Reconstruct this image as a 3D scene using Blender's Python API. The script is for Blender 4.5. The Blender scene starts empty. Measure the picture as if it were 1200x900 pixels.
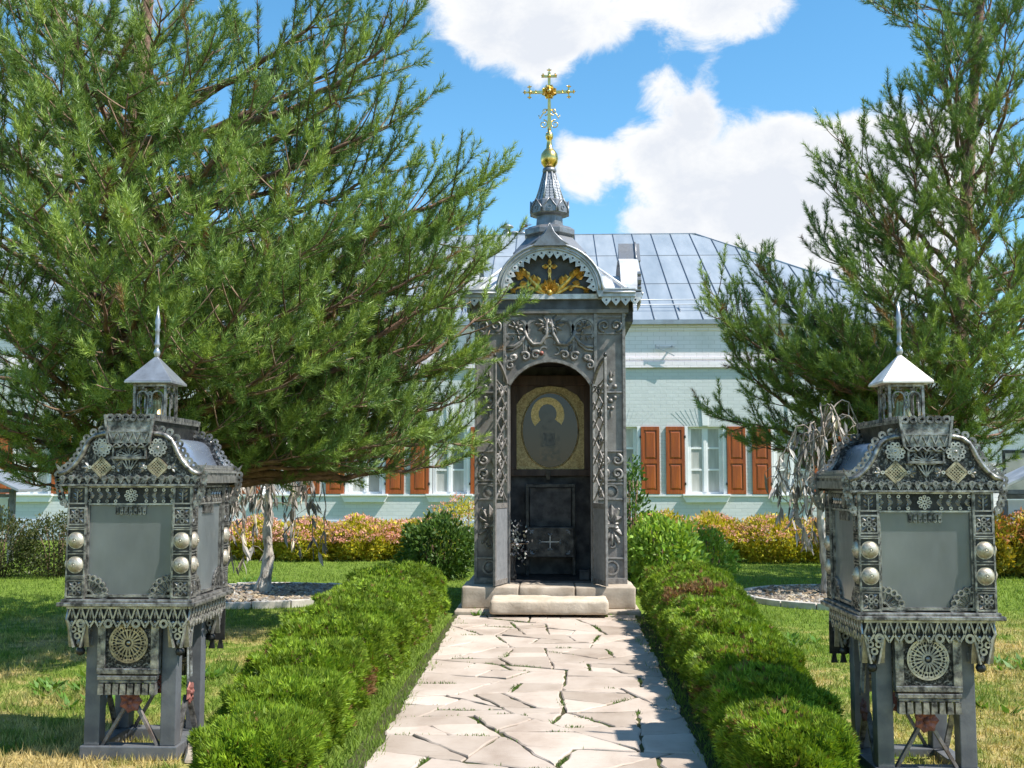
import bpy, bmesh, math, random
import numpy as np
from mathutils import Vector, Matrix

R = math.radians
random.seed(7)
RNG = np.random.default_rng(11)
SC = bpy.context.scene
COL = SC.collection

# ------------------------------------------------------------------ camera
F = 1280.0                       # focal length in pixels of the 1200 px wide photograph
YAW, PITCH = math.atan(46 / F), math.atan(112 / F)
CAM = Vector((0.04, 0.0, 1.5))
cam_d = bpy.data.cameras.new('camera')
cam = bpy.data.objects.new('camera', cam_d)
COL.objects.link(cam)
cam.location = CAM
cam.rotation_euler = (math.pi / 2 + PITCH, 0, YAW)
cam_d.sensor_width = 36
cam_d.lens = F / 1200 * 36
cam_d.clip_end = 3000
SC.camera = cam
CROT = cam.rotation_euler.to_matrix()


def direction(px, py):
    return (CROT @ Vector(((px - 600) / F, (450 - py) / F, -1))).normalized()


def P(px, py, Y):
    """world point on the plane y = Y for a measured direction"""
    d = direction(px, py)
    return CAM + d * (Y / d.y)


# ------------------------------------------------------------------ sky, sun, exposure
SUN_DIR = Vector((0.56, -0.20, 0.80)).normalized()       # towards the sun
SUN_EL = math.asin(SUN_DIR.z)
world = bpy.data.worlds.new('World')
SC.world = world
world.use_nodes = True
wn, wl = world.node_tree.nodes, world.node_tree.links
wn.clear()


def wmath(op, a, b=None, c=None, clamp=False):
    n = wn.new('ShaderNodeMath')
    n.operation = op
    n.use_clamp = clamp
    for i, v in enumerate((a, b, c)):
        if v is None:
            continue
        if isinstance(v, (int, float)):
            n.inputs[i].default_value = v
        else:
            wl.new(v, n.inputs[i])
    return n.outputs[0]


sky = wn.new('ShaderNodeTexSky')
sky.sky_type = 'NISHITA'
sky.sun_disc = False
sky.sun_elevation = SUN_EL
sky.sun_rotation = math.atan2(SUN_DIR.x, SUN_DIR.y)
sky.altitude = 150
sky.air_density = 1.0
sky.dust_density = 0.35
sky.ozone_density = 2.2
hsv = wn.new('ShaderNodeHueSaturation')
hsv.inputs['Hue'].default_value = 0.488
hsv.inputs['Saturation'].default_value = 1.25
hsv.inputs['Value'].default_value = 1.08
wl.new(sky.outputs[0], hsv.inputs['Color'])
tc = wn.new('ShaderNodeTexCoord')
DIRV = tc.outputs['Generated']
mp = wn.new('ShaderNodeMapping')
mp.inputs['Scale'].default_value = (1, 1, 1.5)
wl.new(DIRV, mp.inputs['Vector'])


def wnoise(scale, detail, rough, off=0.0, dist=0.0):
    m = wn.new('ShaderNodeMapping')
    m.inputs['Location'].default_value = (off, off * .7, off * .3)
    wl.new(mp.outputs[0], m.inputs['Vector'])
    n = wn.new('ShaderNodeTexNoise')
    n.inputs['Scale'].default_value = scale
    n.inputs['Detail'].default_value = detail
    n.inputs['Roughness'].default_value = rough
    n.inputs['Distortion'].default_value = dist
    wl.new(m.outputs[0], n.inputs['Vector'])
    return n.outputs['Fac']


def blob(px, py, rad_px, w):
    d = direction(px, py)
    vm = wn.new('ShaderNodeVectorMath')
    vm.operation = 'DOT_PRODUCT'
    wl.new(DIRV, vm.inputs[0])
    vm.inputs[1].default_value = d
    mr = wn.new('ShaderNodeMapRange')
    mr.interpolation_type = 'SMOOTHSTEP'
    mr.inputs['From Min'].default_value = math.cos(math.atan(rad_px / F))
    mr.inputs['From Max'].default_value = 1.0
    mr.inputs['To Max'].default_value = w
    wl.new(vm.outputs['Value'], mr.inputs['Value'])
    return mr.outputs[0]


n_big = wnoise(5.0, 12, .62, 1.7, .35)
n_fine = wnoise(20, 10, .68, 5.1, .5)
dens = wmath('ADD', wmath('MULTIPLY', wmath('SUBTRACT', n_big, .5), .85), wmath('MULTIPLY', wmath('SUBTRACT', n_fine, .5), .75))
dens = wmath('ADD', dens, .44)
for b in ((560, 10, 110, .20), (640, 30, 130, .28), (740, 20, 140, .30), (850, 15, 130, .30), (840, 190, 140, .36), (770, 150, 80, .22), (800, 110, 60, .16),
          (960, 190, 130, .30), (1060, 180, 120, .30), (1000, 290, 170, .34), (665, 190, 60, .28), (690, 205, 50, .2), (745, 277, 40, .2), (840, 290, 130, .26),
          (470, 160, 190, -.34), (560, 230, 110, -.30), (1030, 45, 110, -.34), (330, 30, 150, -.22), (600, 160, 70, -.2), (610, 265, 90, -.26), (690, 112, 60, -.42), (765, 92, 75, -.42), (880, 100, 60, -.36), (830, 88, 50, -.2), (960, 80, 80, -.3),
          (60, 130, 220, .18), (640, 60, 60, .12), (520, 20, 90, .2)):
    dens = wmath('ADD', dens, blob(*b))
cover = wn.new('ShaderNodeMapRange')
cover.interpolation_type = 'SMOOTHSTEP'
cover.inputs['From Min'].default_value = .51
cover.inputs['From Max'].default_value = .80
wl.new(dens, cover.inputs['Value'])
# grey undersides where the cloud is thick
thick = wn.new('ShaderNodeMapRange')
thick.inputs['From Min'].default_value = .70
thick.inputs['From Max'].default_value = 1.15
wl.new(wmath('ADD', dens, wmath('MULTIPLY', wmath('SUBTRACT', wnoise(9.5, 7, .6, 9.3), .5), 1.3)), thick.inputs['Value'])
ramp = wn.new('ShaderNodeValToRGB')
ramp.color_ramp.elements[0].position = .15
ramp.color_ramp.elements[0].color = (4.75, 4.8, 4.85, 1)
ramp.color_ramp.elements[1].position = .95
ramp.color_ramp.elements[1].color = (3.85, 4.05, 4.4, 1)
wl.new(thick.outputs[0], ramp.inputs['Fac'])
mix = wn.new('ShaderNodeMix')
mix.data_type = 'RGBA'
wl.new(cover.outputs[0], mix.inputs['Factor'])
wl.new(hsv.outputs[0], mix.inputs['A'])
wl.new(ramp.outputs[0], mix.inputs['B'])
bg = wn.new('ShaderNodeBackground')
bg.inputs['Strength'].default_value = 0.112
wl.new(mix.outputs['Result'], bg.inputs['Color'])
wo = wn.new('ShaderNodeOutputWorld')
wl.new(bg.outputs[0], wo.inputs['Surface'])

sun_d = bpy.data.lights.new('sun', 'SUN')
sun_d.energy = 4.6
sun_d.angle = R(0.53)
sun_d.color = (1.0, .955, .88)
sun = bpy.data.objects.new('sun', sun_d)
COL.objects.link(sun)
sun.location = (20, -8, 30)
sun.rotation_euler = SUN_DIR.to_track_quat('Z', 'Y').to_euler()

SC.view_settings.view_transform = 'Standard'
SC.view_settings.look = 'None'
SC.view_settings.exposure = 0.93
SC.view_settings.gamma = 1
SC.view_settings.use_curve_mapping = False
SC.render.engine = 'CYCLES'
SC.cycles.use_denoising = True
SC.cycles.max_bounces = 8
SC.cycles.transparent_max_bounces = 12
SC.cycles.sample_clamp_indirect = 8


# ------------------------------------------------------------------ materials
def rgba(c):
    return (c[0], c[1], c[2], 1)


class MT:
    """small wrapper for building node materials"""

    def __init__(s, name):
        s.m = bpy.data.materials.new(name)
        s.m.use_nodes = True
        s.nt = s.m.node_tree
        s.n, s.l = s.nt.nodes, s.nt.links
        s.b = s.n['Principled BSDF']
        s.out = s.n['Material Output']

    def new(s, t, **kw):
        n = s.n.new(t)
        for k, v in kw.items():
            setattr(n, k, v)
        return n

    def noise(s, scale, detail=4, rough=.55, coord='Object', vec=None, stretch=None, dist=0):
        if vec is None:
            vec = s.new('ShaderNodeTexCoord').outputs[coord]
        if stretch:
            m = s.new('ShaderNodeMapping')
            m.inputs['Scale'].default_value = stretch
            s.l.new(vec, m.inputs['Vector'])
            vec = m.outputs[0]
        n = s.new('ShaderNodeTexNoise')
        n.inputs['Scale'].default_value = scale
        n.inputs['Detail'].default_value = detail
        n.inputs['Roughness'].default_value = rough
        n.inputs['Distortion'].default_value = dist
        s.l.new(vec, n.inputs['Vector'])
        return n.outputs['Fac']

    def ramp(s, fac, stops):
        r = s.new('ShaderNodeValToRGB')
        e = r.color_ramp.elements
        e[0].position, e[0].color = stops[0][0], rgba(stops[0][1])
        e[1].position, e[1].color = stops[-1][0], rgba(stops[-1][1])
        for p, c in stops[1:-1]:
            k = e.new(p)
            k.color = rgba(c)
        s.l.new(fac, r.inputs['Fac'])
        return r.outputs['Color']

    def mix(s, fac, a, b, mode='MIX'):
        m = s.new('ShaderNodeMix', data_type='RGBA', blend_type=mode)
        for k, v in (('Factor', fac), ('A', a), ('B', b)):
            i = m.inputs[k] if k != 'Factor' else m.inputs['Factor']
            if isinstance(v, (int, float)):
                i.default_value = v
            elif isinstance(v, tuple):
                i.default_value = rgba(v)
            else:
                s.l.new(v, i)
        return m.outputs['Result']

    def math(s, op, a, b=None, clamp=False):
        n = s.new('ShaderNodeMath', operation=op, use_clamp=clamp)
        for i, v in enumerate((a, b)):
            if v is None:
                continue
            if isinstance(v, (int, float)):
                n.inputs[i].default_value = v
            else:
                s.l.new(v, n.inputs[i])
        return n.outputs[0]

    def maprange(s, v, a, b, c=0., d=1., smooth=True):
        n = s.new('ShaderNodeMapRange')
        if smooth:
            n.interpolation_type = 'SMOOTHSTEP'
        for k, x in (('From Min', a), ('From Max', b), ('To Min', c), ('To Max', d)):
            n.inputs[k].default_value = x
        s.l.new(v, n.inputs['Value'])
        return n.outputs[0]

    def bump(s, h, strength=.3, dist=.01):
        n = s.new('ShaderNodeBump')
        n.inputs['Strength'].default_value = strength
        n.inputs['Distance'].default_value = dist
        s.l.new(h, n.inputs['Height'])
        s.l.new(n.outputs[0], s.b.inputs['Normal'])
        return n

    def set(s, color=None, rough=None, metal=None, spec=None):
        for k, v in (('Base Color', color), ('Roughness', rough), ('Metallic', metal), ('Specular IOR Level', spec)):
            if v is None:
                continue
            i = s.b.inputs[k]
            if isinstance(v, (int, float)):
                i.default_value = v
            elif isinstance(v, tuple):
                i.default_value = rgba(v)
            else:
                s.l.new(v, i)
        return s


def noisy(name, c1, c2, scale, rough=.6, metal=0., bump=.2, bscale=None, lo=.35, hi=.65, detail=5, rvar=.1, bdist=.006, stretch=None, coord='Object'):
    t = MT(name)
    f = t.noise(scale, detail, .6, coord, stretch=stretch)
    t.set(t.ramp(f, [(lo, c1), (hi, c2)]), t.maprange(f, .3, .7, rough + rvar, rough - rvar), metal)
    if bump:
        t.bump(t.noise(bscale or scale * 4, 4, .6, coord, stretch=stretch), bump, bdist)
    return t.m


def leafy(name, trans=.35, rough=.55, spec=.3, patch=None):
    """foliage material: colour comes from the per-leaf attribute 'col'"""
    t = MT(name)
    a = t.new('ShaderNodeAttribute', attribute_name='col')
    c = a.outputs['Color']
    t.set(c, rough, 0, spec)
    tr = t.new('ShaderNodeBsdfTranslucent')
    g = t.mix(1.0, c, (1.25, 1.15, .55), 'MULTIPLY')
    t.l.new(g, tr.inputs['Color'])
    mx = t.new('ShaderNodeMixShader')
    mx.inputs[0].default_value = trans
    t.l.new(t.b.outputs[0], mx.inputs[1])
    t.l.new(tr.outputs[0], mx.inputs[2])
    t.l.new(mx.outputs[0], t.out.inputs['Surface'])
    return t.m


M = {}
M['iron'] = noisy('dark_patinated_iron', (.016, .0155, .015), (.06, .058, .056), 14, .45, .55, .35, 60)
M['iron_leg'] = noisy('painted_grey_iron', (.10, .105, .115), (.17, .175, .185), 9, .5, .3, .15, 50)
M['silver'] = noisy('worn_silvered_relief', (.05, .047, .044), (.46, .435, .40), 22, .42, .7, .3, 90, .36, .68)
M['silver_lt'] = noisy('bright_worn_silver', (.15, .143, .132), (.50, .475, .435), 18, .38, .7, .2, 80, .28, .6)
M['brass'] = noisy('dull_brass', (.22, .175, .11), (.50, .42, .29), 25, .42, .75, .25, 90)
M['boss'] = noisy('silvered_dome', (.22, .185, .14), (.56, .50, .40), 30, .45, .6, .25, 120, .3, .6)
M['copper'] = noisy('rusty_red_copper', (.12, .04, .03), (.34, .13, .10), 20, .6, .3, .3, 80)
M['rusty'] = noisy('rusty_grey_strap', (.12, .085, .07), (.26, .235, .22), 18, .6, .3, .3, 70)
M['bell'] = noisy('bell_bronze', (.34, .22, .08), (.62, .46, .2), 20, .32, .9, .1, 60)
M['vault'] = noisy('blue_grey_sheet', (.22, .26, .34), (.36, .41, .50), 5, .3, .6, .1, 30)
M['turret_grey'] = noisy('grey_sheet_roof', (.20, .21, .23), (.38, .39, .41), 12, .38, .6, .2, 50)
M['turret_pale'] = noisy('pale_pinkish_sheet_roof', (.58, .50, .45), (.80, .75, .71), 12, .45, .2, .2, 50)
M['gold'] = noisy('gilding', (.72, .46, .12), (.95, .68, .26), 30, .24, 1.0, .15, 60)
M['gold_relief'] = noisy('gilded_relief', (.60, .35, .07), (.90, .60, .18), 30, .38, .75, .3, 70)
M['chapel'] = noisy('grey_brown_patinated_metal', (.12, .107, .097), (.27, .248, .228), 6, .5, .25, .35, 40, .3, .7)
M['chapel_relief'] = noisy('worn_grey_relief', (.11, .10, .092), (.31, .288, .265), 16, .52, .35, .3, 70, .3, .68)
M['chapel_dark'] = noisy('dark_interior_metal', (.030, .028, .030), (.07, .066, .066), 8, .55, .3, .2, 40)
M['chapel_silver'] = noisy('silver_grey_roof_sheet', (.42, .425, .435), (.72, .72, .73), 14, .5, .35, .25, 60, .3, .7)
M['chapel_trim'] = noisy('grey_zinc_trim', (.26, .27, .28), (.46, .47, .485), 10, .42, .55, .2, 50, .3, .7)
M['tympanum'] = noisy('dark_grey_tympanum', (.05, .052, .056), (.085, .088, .094), 7, .5, .3, .15, 40)
M['spire'] = noisy('lead_grey_spire', (.13, .135, .145), (.27, .275, .29), 9, .42, .55, .25, 50, .3, .7)
M['stone'] = noisy('pale_limestone', (.27, .215, .16), (.47, .40, .32), 5, .85, 0, .4, 40, .3, .7, 7)
M['wood_dark'] = noisy('dark_brown_wood', (.035, .018, .012), (.09, .045, .028), 8, .5, 0, .2, 40, stretch=(1, 1, .15))
M['bark'] = noisy('pine_bark', (.085, .05, .035), (.26, .15, .10), 12, .9, 0, .8, 30, .3, .7, bdist=.02)
M['twig'] = noisy('brown_twig', (.10, .065, .04), (.24, .16, .10), 20, .85, 0, .3, 60)
M['pale_bark'] = noisy('pale_grey_stripped_bark', (.16, .13, .11), (.62, .57, .50), 16, .8, 0, .8, 40, .32, .62, stretch=(1, 1, .4), bdist=.02)
M['twig_grey'] = noisy('dry_grey_brown_twig', (.13, .10, .08), (.36, .31, .26), 24, .85, 0, .3, 60)
M['white_paint'] = noisy('white_paint', (.70, .70, .70), (.80, .80, .79), 3, .6, 0, .1, 40)
M['shutter'] = noisy('varnished_red_brown_wood', (.20, .042, .010), (.42, .108, .022), 9, .42, 0, .3, 30, .28, .72, stretch=(2.2, 2.2, .16), coord='Object')
M['grey_metal'] = noisy('grey_galvanised_metal', (.26, .28, .31), (.38, .40, .43), 3, .38, .5, .1, 30)
M['board_white'] = noisy('white_board', (.72, .72, .70), (.80, .80, .79), 2, .5, 0, 0)
M['thuja'] = leafy('thuja_foliage', .3)
M['needle'] = leafy('pine_needles', .14, .45, .4)
M['leaf'] = leafy('shrub_leaves', .35, .5, .35)
M['dryleaf'] = leafy('grey_dry_leaves', .1, .55, .3)
M['moss'] = leafy('moss_blades', .3)


# ------------------------------------------------------------------ mesh helpers
class MB:
    def __init__(s):
        s.v, s.f, s.sm = [], [], []

    def add(s, vs, fs, smooth=False):
        o = len(s.v)
        s.v += [tuple(x) for x in vs]
        s.f += [tuple(i + o for i in f) for f in fs]
        s.sm += [smooth] * len(fs)
        return s

    def box(s, x0, x1, y0, y1, z0, z1):
        return s.add([(x0, y0, z0), (x1, y0, z0), (x1, y1, z0), (x0, y1, z0), (x0, y0, z1), (x1, y0, z1), (x1, y1, z1), (x0, y1, z1)],
                     [(0, 3, 2, 1), (4, 5, 6, 7), (0, 1, 5, 4), (1, 2, 6, 5), (2, 3, 7, 6), (3, 0, 4, 7)])

    def frustum(s, z0, a0, b0, z1, a1, b1, cx=0, cy=0):
        return s.add([(cx - a0, cy - b0, z0), (cx + a0, cy - b0, z0), (cx + a0, cy + b0, z0), (cx - a0, cy + b0, z0),
                      (cx - a1, cy - b1, z1), (cx + a1, cy - b1, z1), (cx + a1, cy + b1, z1), (cx - a1, cy + b1, z1)],
                     [(0, 3, 2, 1), (4, 5, 6, 7), (0, 1, 5, 4), (1, 2, 6, 5), (2, 3, 7, 6), (3, 0, 4, 7)])

    def bar(s, p, q, w, h=None):
        """rectangular bar from p to q"""
        p, q = Vector(p), Vector(q)
        h = h or w
        d = (q - p).normalized()
        a = d.cross(Vector((0, 0, 1)))
        if a.length < 1e-3:
            a = Vector((1, 0, 0))
        a.normalize()
        b = a.cross(d)
        vs = []
        for c in (p, q):
            for i, j in ((-1, -1), (1, -1), (1, 1), (-1, 1)):
                vs.append(c + a * (i * w / 2) + b * (j * h / 2))
        return s.add(vs, [(0, 1, 2, 3), (7, 6, 5, 4), (0, 4, 5, 1), (1, 5, 6, 2), (2, 6, 7, 3), (3, 7, 4, 0)])

    def prism(s, pts, y0, y1):
        """outline (x, z) extruded from y0 to y1"""
        n = len(pts)
        vs = [(x, y0, z) for x, z in pts] + [(x, y1, z) for x, z in pts]
        fs = [tuple(range(n)), tuple(range(2 * n - 1, n - 1, -1))]
        fs += [(i, n + i, n + (i + 1) % n, (i + 1) % n) for i in range(n)]
        return s.add(vs, fs)

    def ring(s, cx, cz, r0, r1, y0, y1, n=12, a0=0., a1=2 * math.pi):
        full = abs(a1 - a0 - 2 * math.pi) < 1e-6
        k = n if full else n + 1
        vs = []
        for i in range(k):
            a = a0 + (a1 - a0) * i / n
            c, d = math.cos(a), math.sin(a)
            vs += [(cx + r0 * c, y0, cz + r0 * d), (cx + r1 * c, y0, cz + r1 * d), (cx + r1 * c, y1, cz + r1 * d), (cx + r0 * c, y1, cz + r0 * d)]
        fs = []
        for i in range(n):
            a, b = 4 * i, 4 * ((i + 1) % k)
            for j in range(4):
                fs.append((a + j, a + (j + 1) % 4, b + (j + 1) % 4, b + j))
        if not full:
            fs += [(0, 3, 2, 1), tuple(4 * n + j for j in range(4))]
        return s.add(vs, fs)

    def strip(s, pts, w, y0, y1):
        """flat band following (x, z) points, centred, width w"""
        n = len(pts)
        L, Rr = [], []
        for i in range(n):
            a = Vector(pts[max(0, i - 1)])
            b = Vector(pts[min(n - 1, i + 1)])
            t = (b - a).normalized()
            nn = Vector((-t.y, t.x))
            p = Vector(pts[i])
            L.append(p + nn * w / 2)
            Rr.append(p - nn * w / 2)
        vs = []
        for i in range(n):
            vs += [(L[i].x, y0, L[i].y), (Rr[i].x, y0, Rr[i].y), (Rr[i].x, y1, Rr[i].y), (L[i].x, y1, L[i].y)]
        fs = [(4 * i + j, 4 * i + (j + 1) % 4, 4 * i + 4 + (j + 1) % 4, 4 * i + 4 + j) for i in range(n - 1) for j in range(4)]
        fs += [(0, 3, 2, 1), tuple(4 * (n - 1) + j for j in range(4))]
        return s.add(vs, fs)

    def tube(s, pts, r, n=6, smooth=True):
        pts = [Vector(p) for p in pts]
        k = len(pts)
        rr = r if isinstance(r, (list, tuple)) else [r] * k
        vs, fs = [], []
        up = Vector((0, 0, 1))
        prev = None
        for i in range(k):
            d = pts[min(i + 1, k - 1)] - pts[max(i - 1, 0)]
            if d.length < 1e-9:
                d = Vector((0, 0, 1))
            d.normalize()
            a = prev - d * prev.dot(d) if prev is not None else d.cross(up)
            if a.length < 1e-3:
                a = d.cross(Vector((1, 0, 0)))
            a.normalize()
            prev = a
            b = d.cross(a)
            for j in range(n):
                t = 2 * math.pi * j / n
                vs.append(pts[i] + (a * math.cos(t) + b * math.sin(t)) * rr[i])
        for i in range(k - 1):
            for j in range(n):
                fs.append((i * n + j, i * n + (j + 1) % n, (i + 1) * n + (j + 1) % n, (i + 1) * n + j))
        fs += [tuple(range(n - 1, -1, -1)), tuple((k - 1) * n + j for j in range(n))]
        return s.add(vs, fs, smooth)

    def lathe(s, prof, n=16, c=(0, 0, 0), smooth=True, rot=0.):
        vs, fs = [], []
        for r, z in prof:
            for j in range(n):
                a = 2 * math.pi * j / n + rot
                vs.append((c[0] + r * math.cos(a), c[1] + r * math.sin(a), c[2] + z))
        for i in range(len(prof) - 1):
            for j in range(n):
                fs.append((i * n + j, i * n + (j + 1) % n, (i + 1) * n + (j + 1) % n, (i + 1) * n + j))
        fs += [tuple(range(n - 1, -1, -1)), tuple((len(prof) - 1) * n + j for j in range(n))]
        return s.add(vs, fs, smooth)

    def dome(s, cx, cz, r, y, h, n=16, m=5):
        """round boss bulging towards -y"""
        vs, fs = [(cx, y - h, cz)], []
        for i in range(1, m + 1):
            t = i / m * math.pi / 2
            for j in range(n):
                a = 2 * math.pi * j / n
                vs.append((cx + r * math.sin(t) * math.cos(a), y - h * math.cos(t), cz + r * math.sin(t) * math.sin(a)))
        for j in range(n):
            fs.append((0, 1 + j, 1 + (j + 1) % n))
        for i in range(m - 1):
            for j in range(n):
                a, b = 1 + i * n + j, 1 + i * n + (j + 1) % n
                fs.append((a, a + n, b + n, b))
        return s.add(vs, fs, True)

    def petal(s, cx, cz, ang, l, w, y, h=.006):
        """raised leaf: outline with a ridge, base at (cx, cz) pointing along ang in the x-z plane"""
        c, d = math.cos(ang), math.sin(ang)
        T = lambda u, v, k: (cx + u * c - v * d, y - k, cz + u * d + v * c)
        vs = [T(0, 0, .001), T(l * .35, -w * .42, 0), T(l * .65, -w * .5, 0), T(l, 0, 0), T(l * .65, w * .5, 0), T(l * .35, w * .42, 0), T(l * .5, 0, h), T(l * .85, 0, h * .6)]
        return s.add(vs, [(0, 1, 6), (1, 2, 7, 6), (2, 3, 7), (3, 4, 7), (4, 5, 6, 7), (5, 0, 6)])

    def spiral(s, cx, cz, r0, r1, turns, start, y, t, n=22, hand=1):
        pts, rr = [], []
        for i in range(n + 1):
            u = i / n
            r = r0 + (r1 - r0) * u
            a = start + hand * turns * 2 * math.pi * u
            pts.append((cx + r * math.cos(a), y, cz + r * math.sin(a)))
            rr.append(t * (1 - .35 * u))
        return s.tube(pts, rr, 5)

    def mirror(s):
        """add the x-mirrored copy of everything so far"""
        n = len(s.v)
        s.v += [(-x, y, z) for x, y, z in s.v]
        s.f += [tuple(i + n for i in reversed(f)) for f in s.f]
        s.sm += list(s.sm)
        return s

    def shift(s, dx=0, dy=0, dz=0):
        s.v = [(x + dx, y + dy, z + dz) for x, y, z in s.v]
        return s

    def rot(s, k):
        """turn about z by k quarter turns"""
        for _ in range(k % 4):
            s.v = [(-y, x, z) for x, y, z in s.v]
        return s

    def join(s, o):
        return s._join(o)

    def _join(s, o):
        k = len(s.v)
        s.v += o.v
        s.f += [tuple(i + k for i in f) for f in o.f]
        s.sm += o.sm
        return s

    def mesh(s, name, mat, bevel=0.):
        me = bpy.data.meshes.new(name)
        me.from_pydata(s.v, [], s.f)
        me.polygons.foreach_set('use_smooth', s.sm)
        bm = bmesh.new()
        bm.from_mesh(me)
        bmesh.ops.recalc_face_normals(bm, faces=bm.faces)
        if bevel:
            es = [e for e in bm.edges if len(e.link_faces) == 2 and e.calc_face_angle(0) > .6]
            bmesh.ops.bevel(bm, geom=es, offset=bevel, segments=2, affect='EDGES', profile=.6, clamp_overlap=True)
        bm.to_mesh(me)
        bm.free()
        me.materials.append(mat)
        return me

    def build(s, name, mat, parent=None, loc=(0, 0, 0), rotz=0., bevel=0.):
        return link(name, s.mesh(name, M[mat] if isinstance(mat, str) else mat, bevel), parent, loc, rotz)


def link(name, me, parent=None, loc=(0, 0, 0), rotz=0.):
    o = bpy.data.objects.new(name, me)
    COL.objects.link(o)
    o.location = loc
    o.rotation_euler = (0, 0, rotz)
    o.parent = parent
    return o


def thing(name, label, cat, loc=(0, 0, 0), rotz=0., group=None):
    return tag(link(name, None, None, loc, rotz), label, cat, group)


def tag(o, label, cat, group=None):
    o['label'] = label
    o['category'] = cat
    if group:
        o['group'] = group
    return o


def kind(o, k):
    o['kind'] = k
    return o


def np_mesh(name, V, nper, col, mat, parent=None, loc=(0, 0, 0), smooth=False):
    """V: (N*nper, 3) points of N separate nper-gons, col: (N, 3)"""
    V = np.asarray(V, dtype=np.float32).reshape(-1, 3)
    n = len(V) // nper
    me = bpy.data.meshes.new(name)
    me.vertices.add(len(V))
    me.vertices.foreach_set('co', V.ravel())
    me.loops.add(n * nper)
    me.loops.foreach_set('vertex_index', np.arange(n * nper, dtype=np.int32))
    me.polygons.add(n)
    me.polygons.foreach_set('loop_start', np.arange(0, n * nper, nper, dtype=np.int32))
    me.polygons.foreach_set('loop_total', np.full(n, nper, dtype=np.int32))
    a = me.attributes.new('col', 'FLOAT_COLOR', 'POINT')
    c = np.ones((n * nper, 4), dtype=np.float32)
    c[:, :3] = np.repeat(np.asarray(col, dtype=np.float32), nper, axis=0)
    a.data.foreach_set('color', c.ravel())
    me.update()
    me.materials.append(M[mat] if isinstance(mat, str) else mat)
    return link(name, me, parent, loc)


def unit(a):
    return a / np.maximum(np.linalg.norm(a, axis=-1, keepdims=True), 1e-9)


def rand_unit(n):
    return unit(RNG.normal(size=(n, 3)))


def leaf_quads(B, D, L, W, S=None, bend=.0):
    """diamond leaves: base B, direction D, length L, width W"""
    n = len(B)
    if S is None:
        S = rand_unit(n)
    S = unit(np.cross(D, S))
    L = np.broadcast_to(np.asarray(L, float).reshape(-1, 1), (n, 1))
    W = np.broadcast_to(np.asarray(W, float).reshape(-1, 1), (n, 1))
    mid = B + D * L * .48
    N = np.cross(D, S)
    V = np.stack([B, mid + S * W / 2 + N * L * bend, B + D * L, mid - S * W / 2 + N * L * bend], axis=1)
    return V


def leaf_tris(B, D, L, W, S=None):
    """narrow triangles: base B, direction D"""
    n = len(B)
    if S is None:
        S = rand_unit(n)
    S = unit(np.cross(D, S))
    L = np.broadcast_to(np.asarray(L, float).reshape(-1, 1), (n, 1))
    W = np.broadcast_to(np.asarray(W, float).reshape(-1, 1), (n, 1))
    return np.stack([B - S * W / 2, B + S * W / 2, B + D * L], axis=1)


def jitter_col(base, n, dv=.25, dh=.1):
    """n colours around base"""
    base = np.asarray(base)
    k = 1 + RNG.uniform(-dv, dv, (n, 1))
    return np.clip(base * k * (1 + RNG.uniform(-dh, dh, (n, 3))), 0, 1)


def pieces(mb, gap=.003):
    """split a builder into its separate pieces (loose parts whose boxes lie closer than gap stay together)"""
    n = len(mb.v)
    par = list(range(n))

    def find(a):
        while par[a] != a:
            par[a] = par[par[a]]
            a = par[a]
        return a

    for f in mb.f:
        r0 = find(f[0])
        for i in f[1:]:
            par[find(i)] = r0
    comp = {}
    for i in range(n):
        comp.setdefault(find(i), []).append(i)
    boxes = []
    for r, ids in comp.items():
        pts = [mb.v[i] for i in ids]
        boxes.append([[min(p[k] for p in pts) - gap / 2 for k in range(3)], [max(p[k] for p in pts) + gap / 2 for k in range(3)], [r]])
    merged = True
    while merged:
        merged = False
        out = []
        for b in boxes:
            for o in out:
                if all(b[0][k] <= o[1][k] and o[0][k] <= b[1][k] for k in range(3)):
                    o[0] = [min(o[0][k], b[0][k]) for k in range(3)]
                    o[1] = [max(o[1][k], b[1][k]) for k in range(3)]
                    o[2] += b[2]
                    merged = True
                    break
            else:
                out.append(b)
        boxes = out
    where = {r: j for j, b in enumerate(boxes) for r in b[2]}
    res = [MB() for _ in boxes]
    remap = {}
    for i in range(n):
        j = where[find(i)]
        remap[i] = len(res[j].v)
        res[j].v.append(mb.v[i])
    for f, s_ in zip(mb.f, mb.sm):
        j = where[find(f[0])]
        res[j].f.append(tuple(remap[i] for i in f))
        res[j].sm.append(s_)
    return res


def meshes(mb, name, mat, gap=.003):
    return [p.mesh(name, M[mat]) for p in pieces(mb, gap)]


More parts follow.
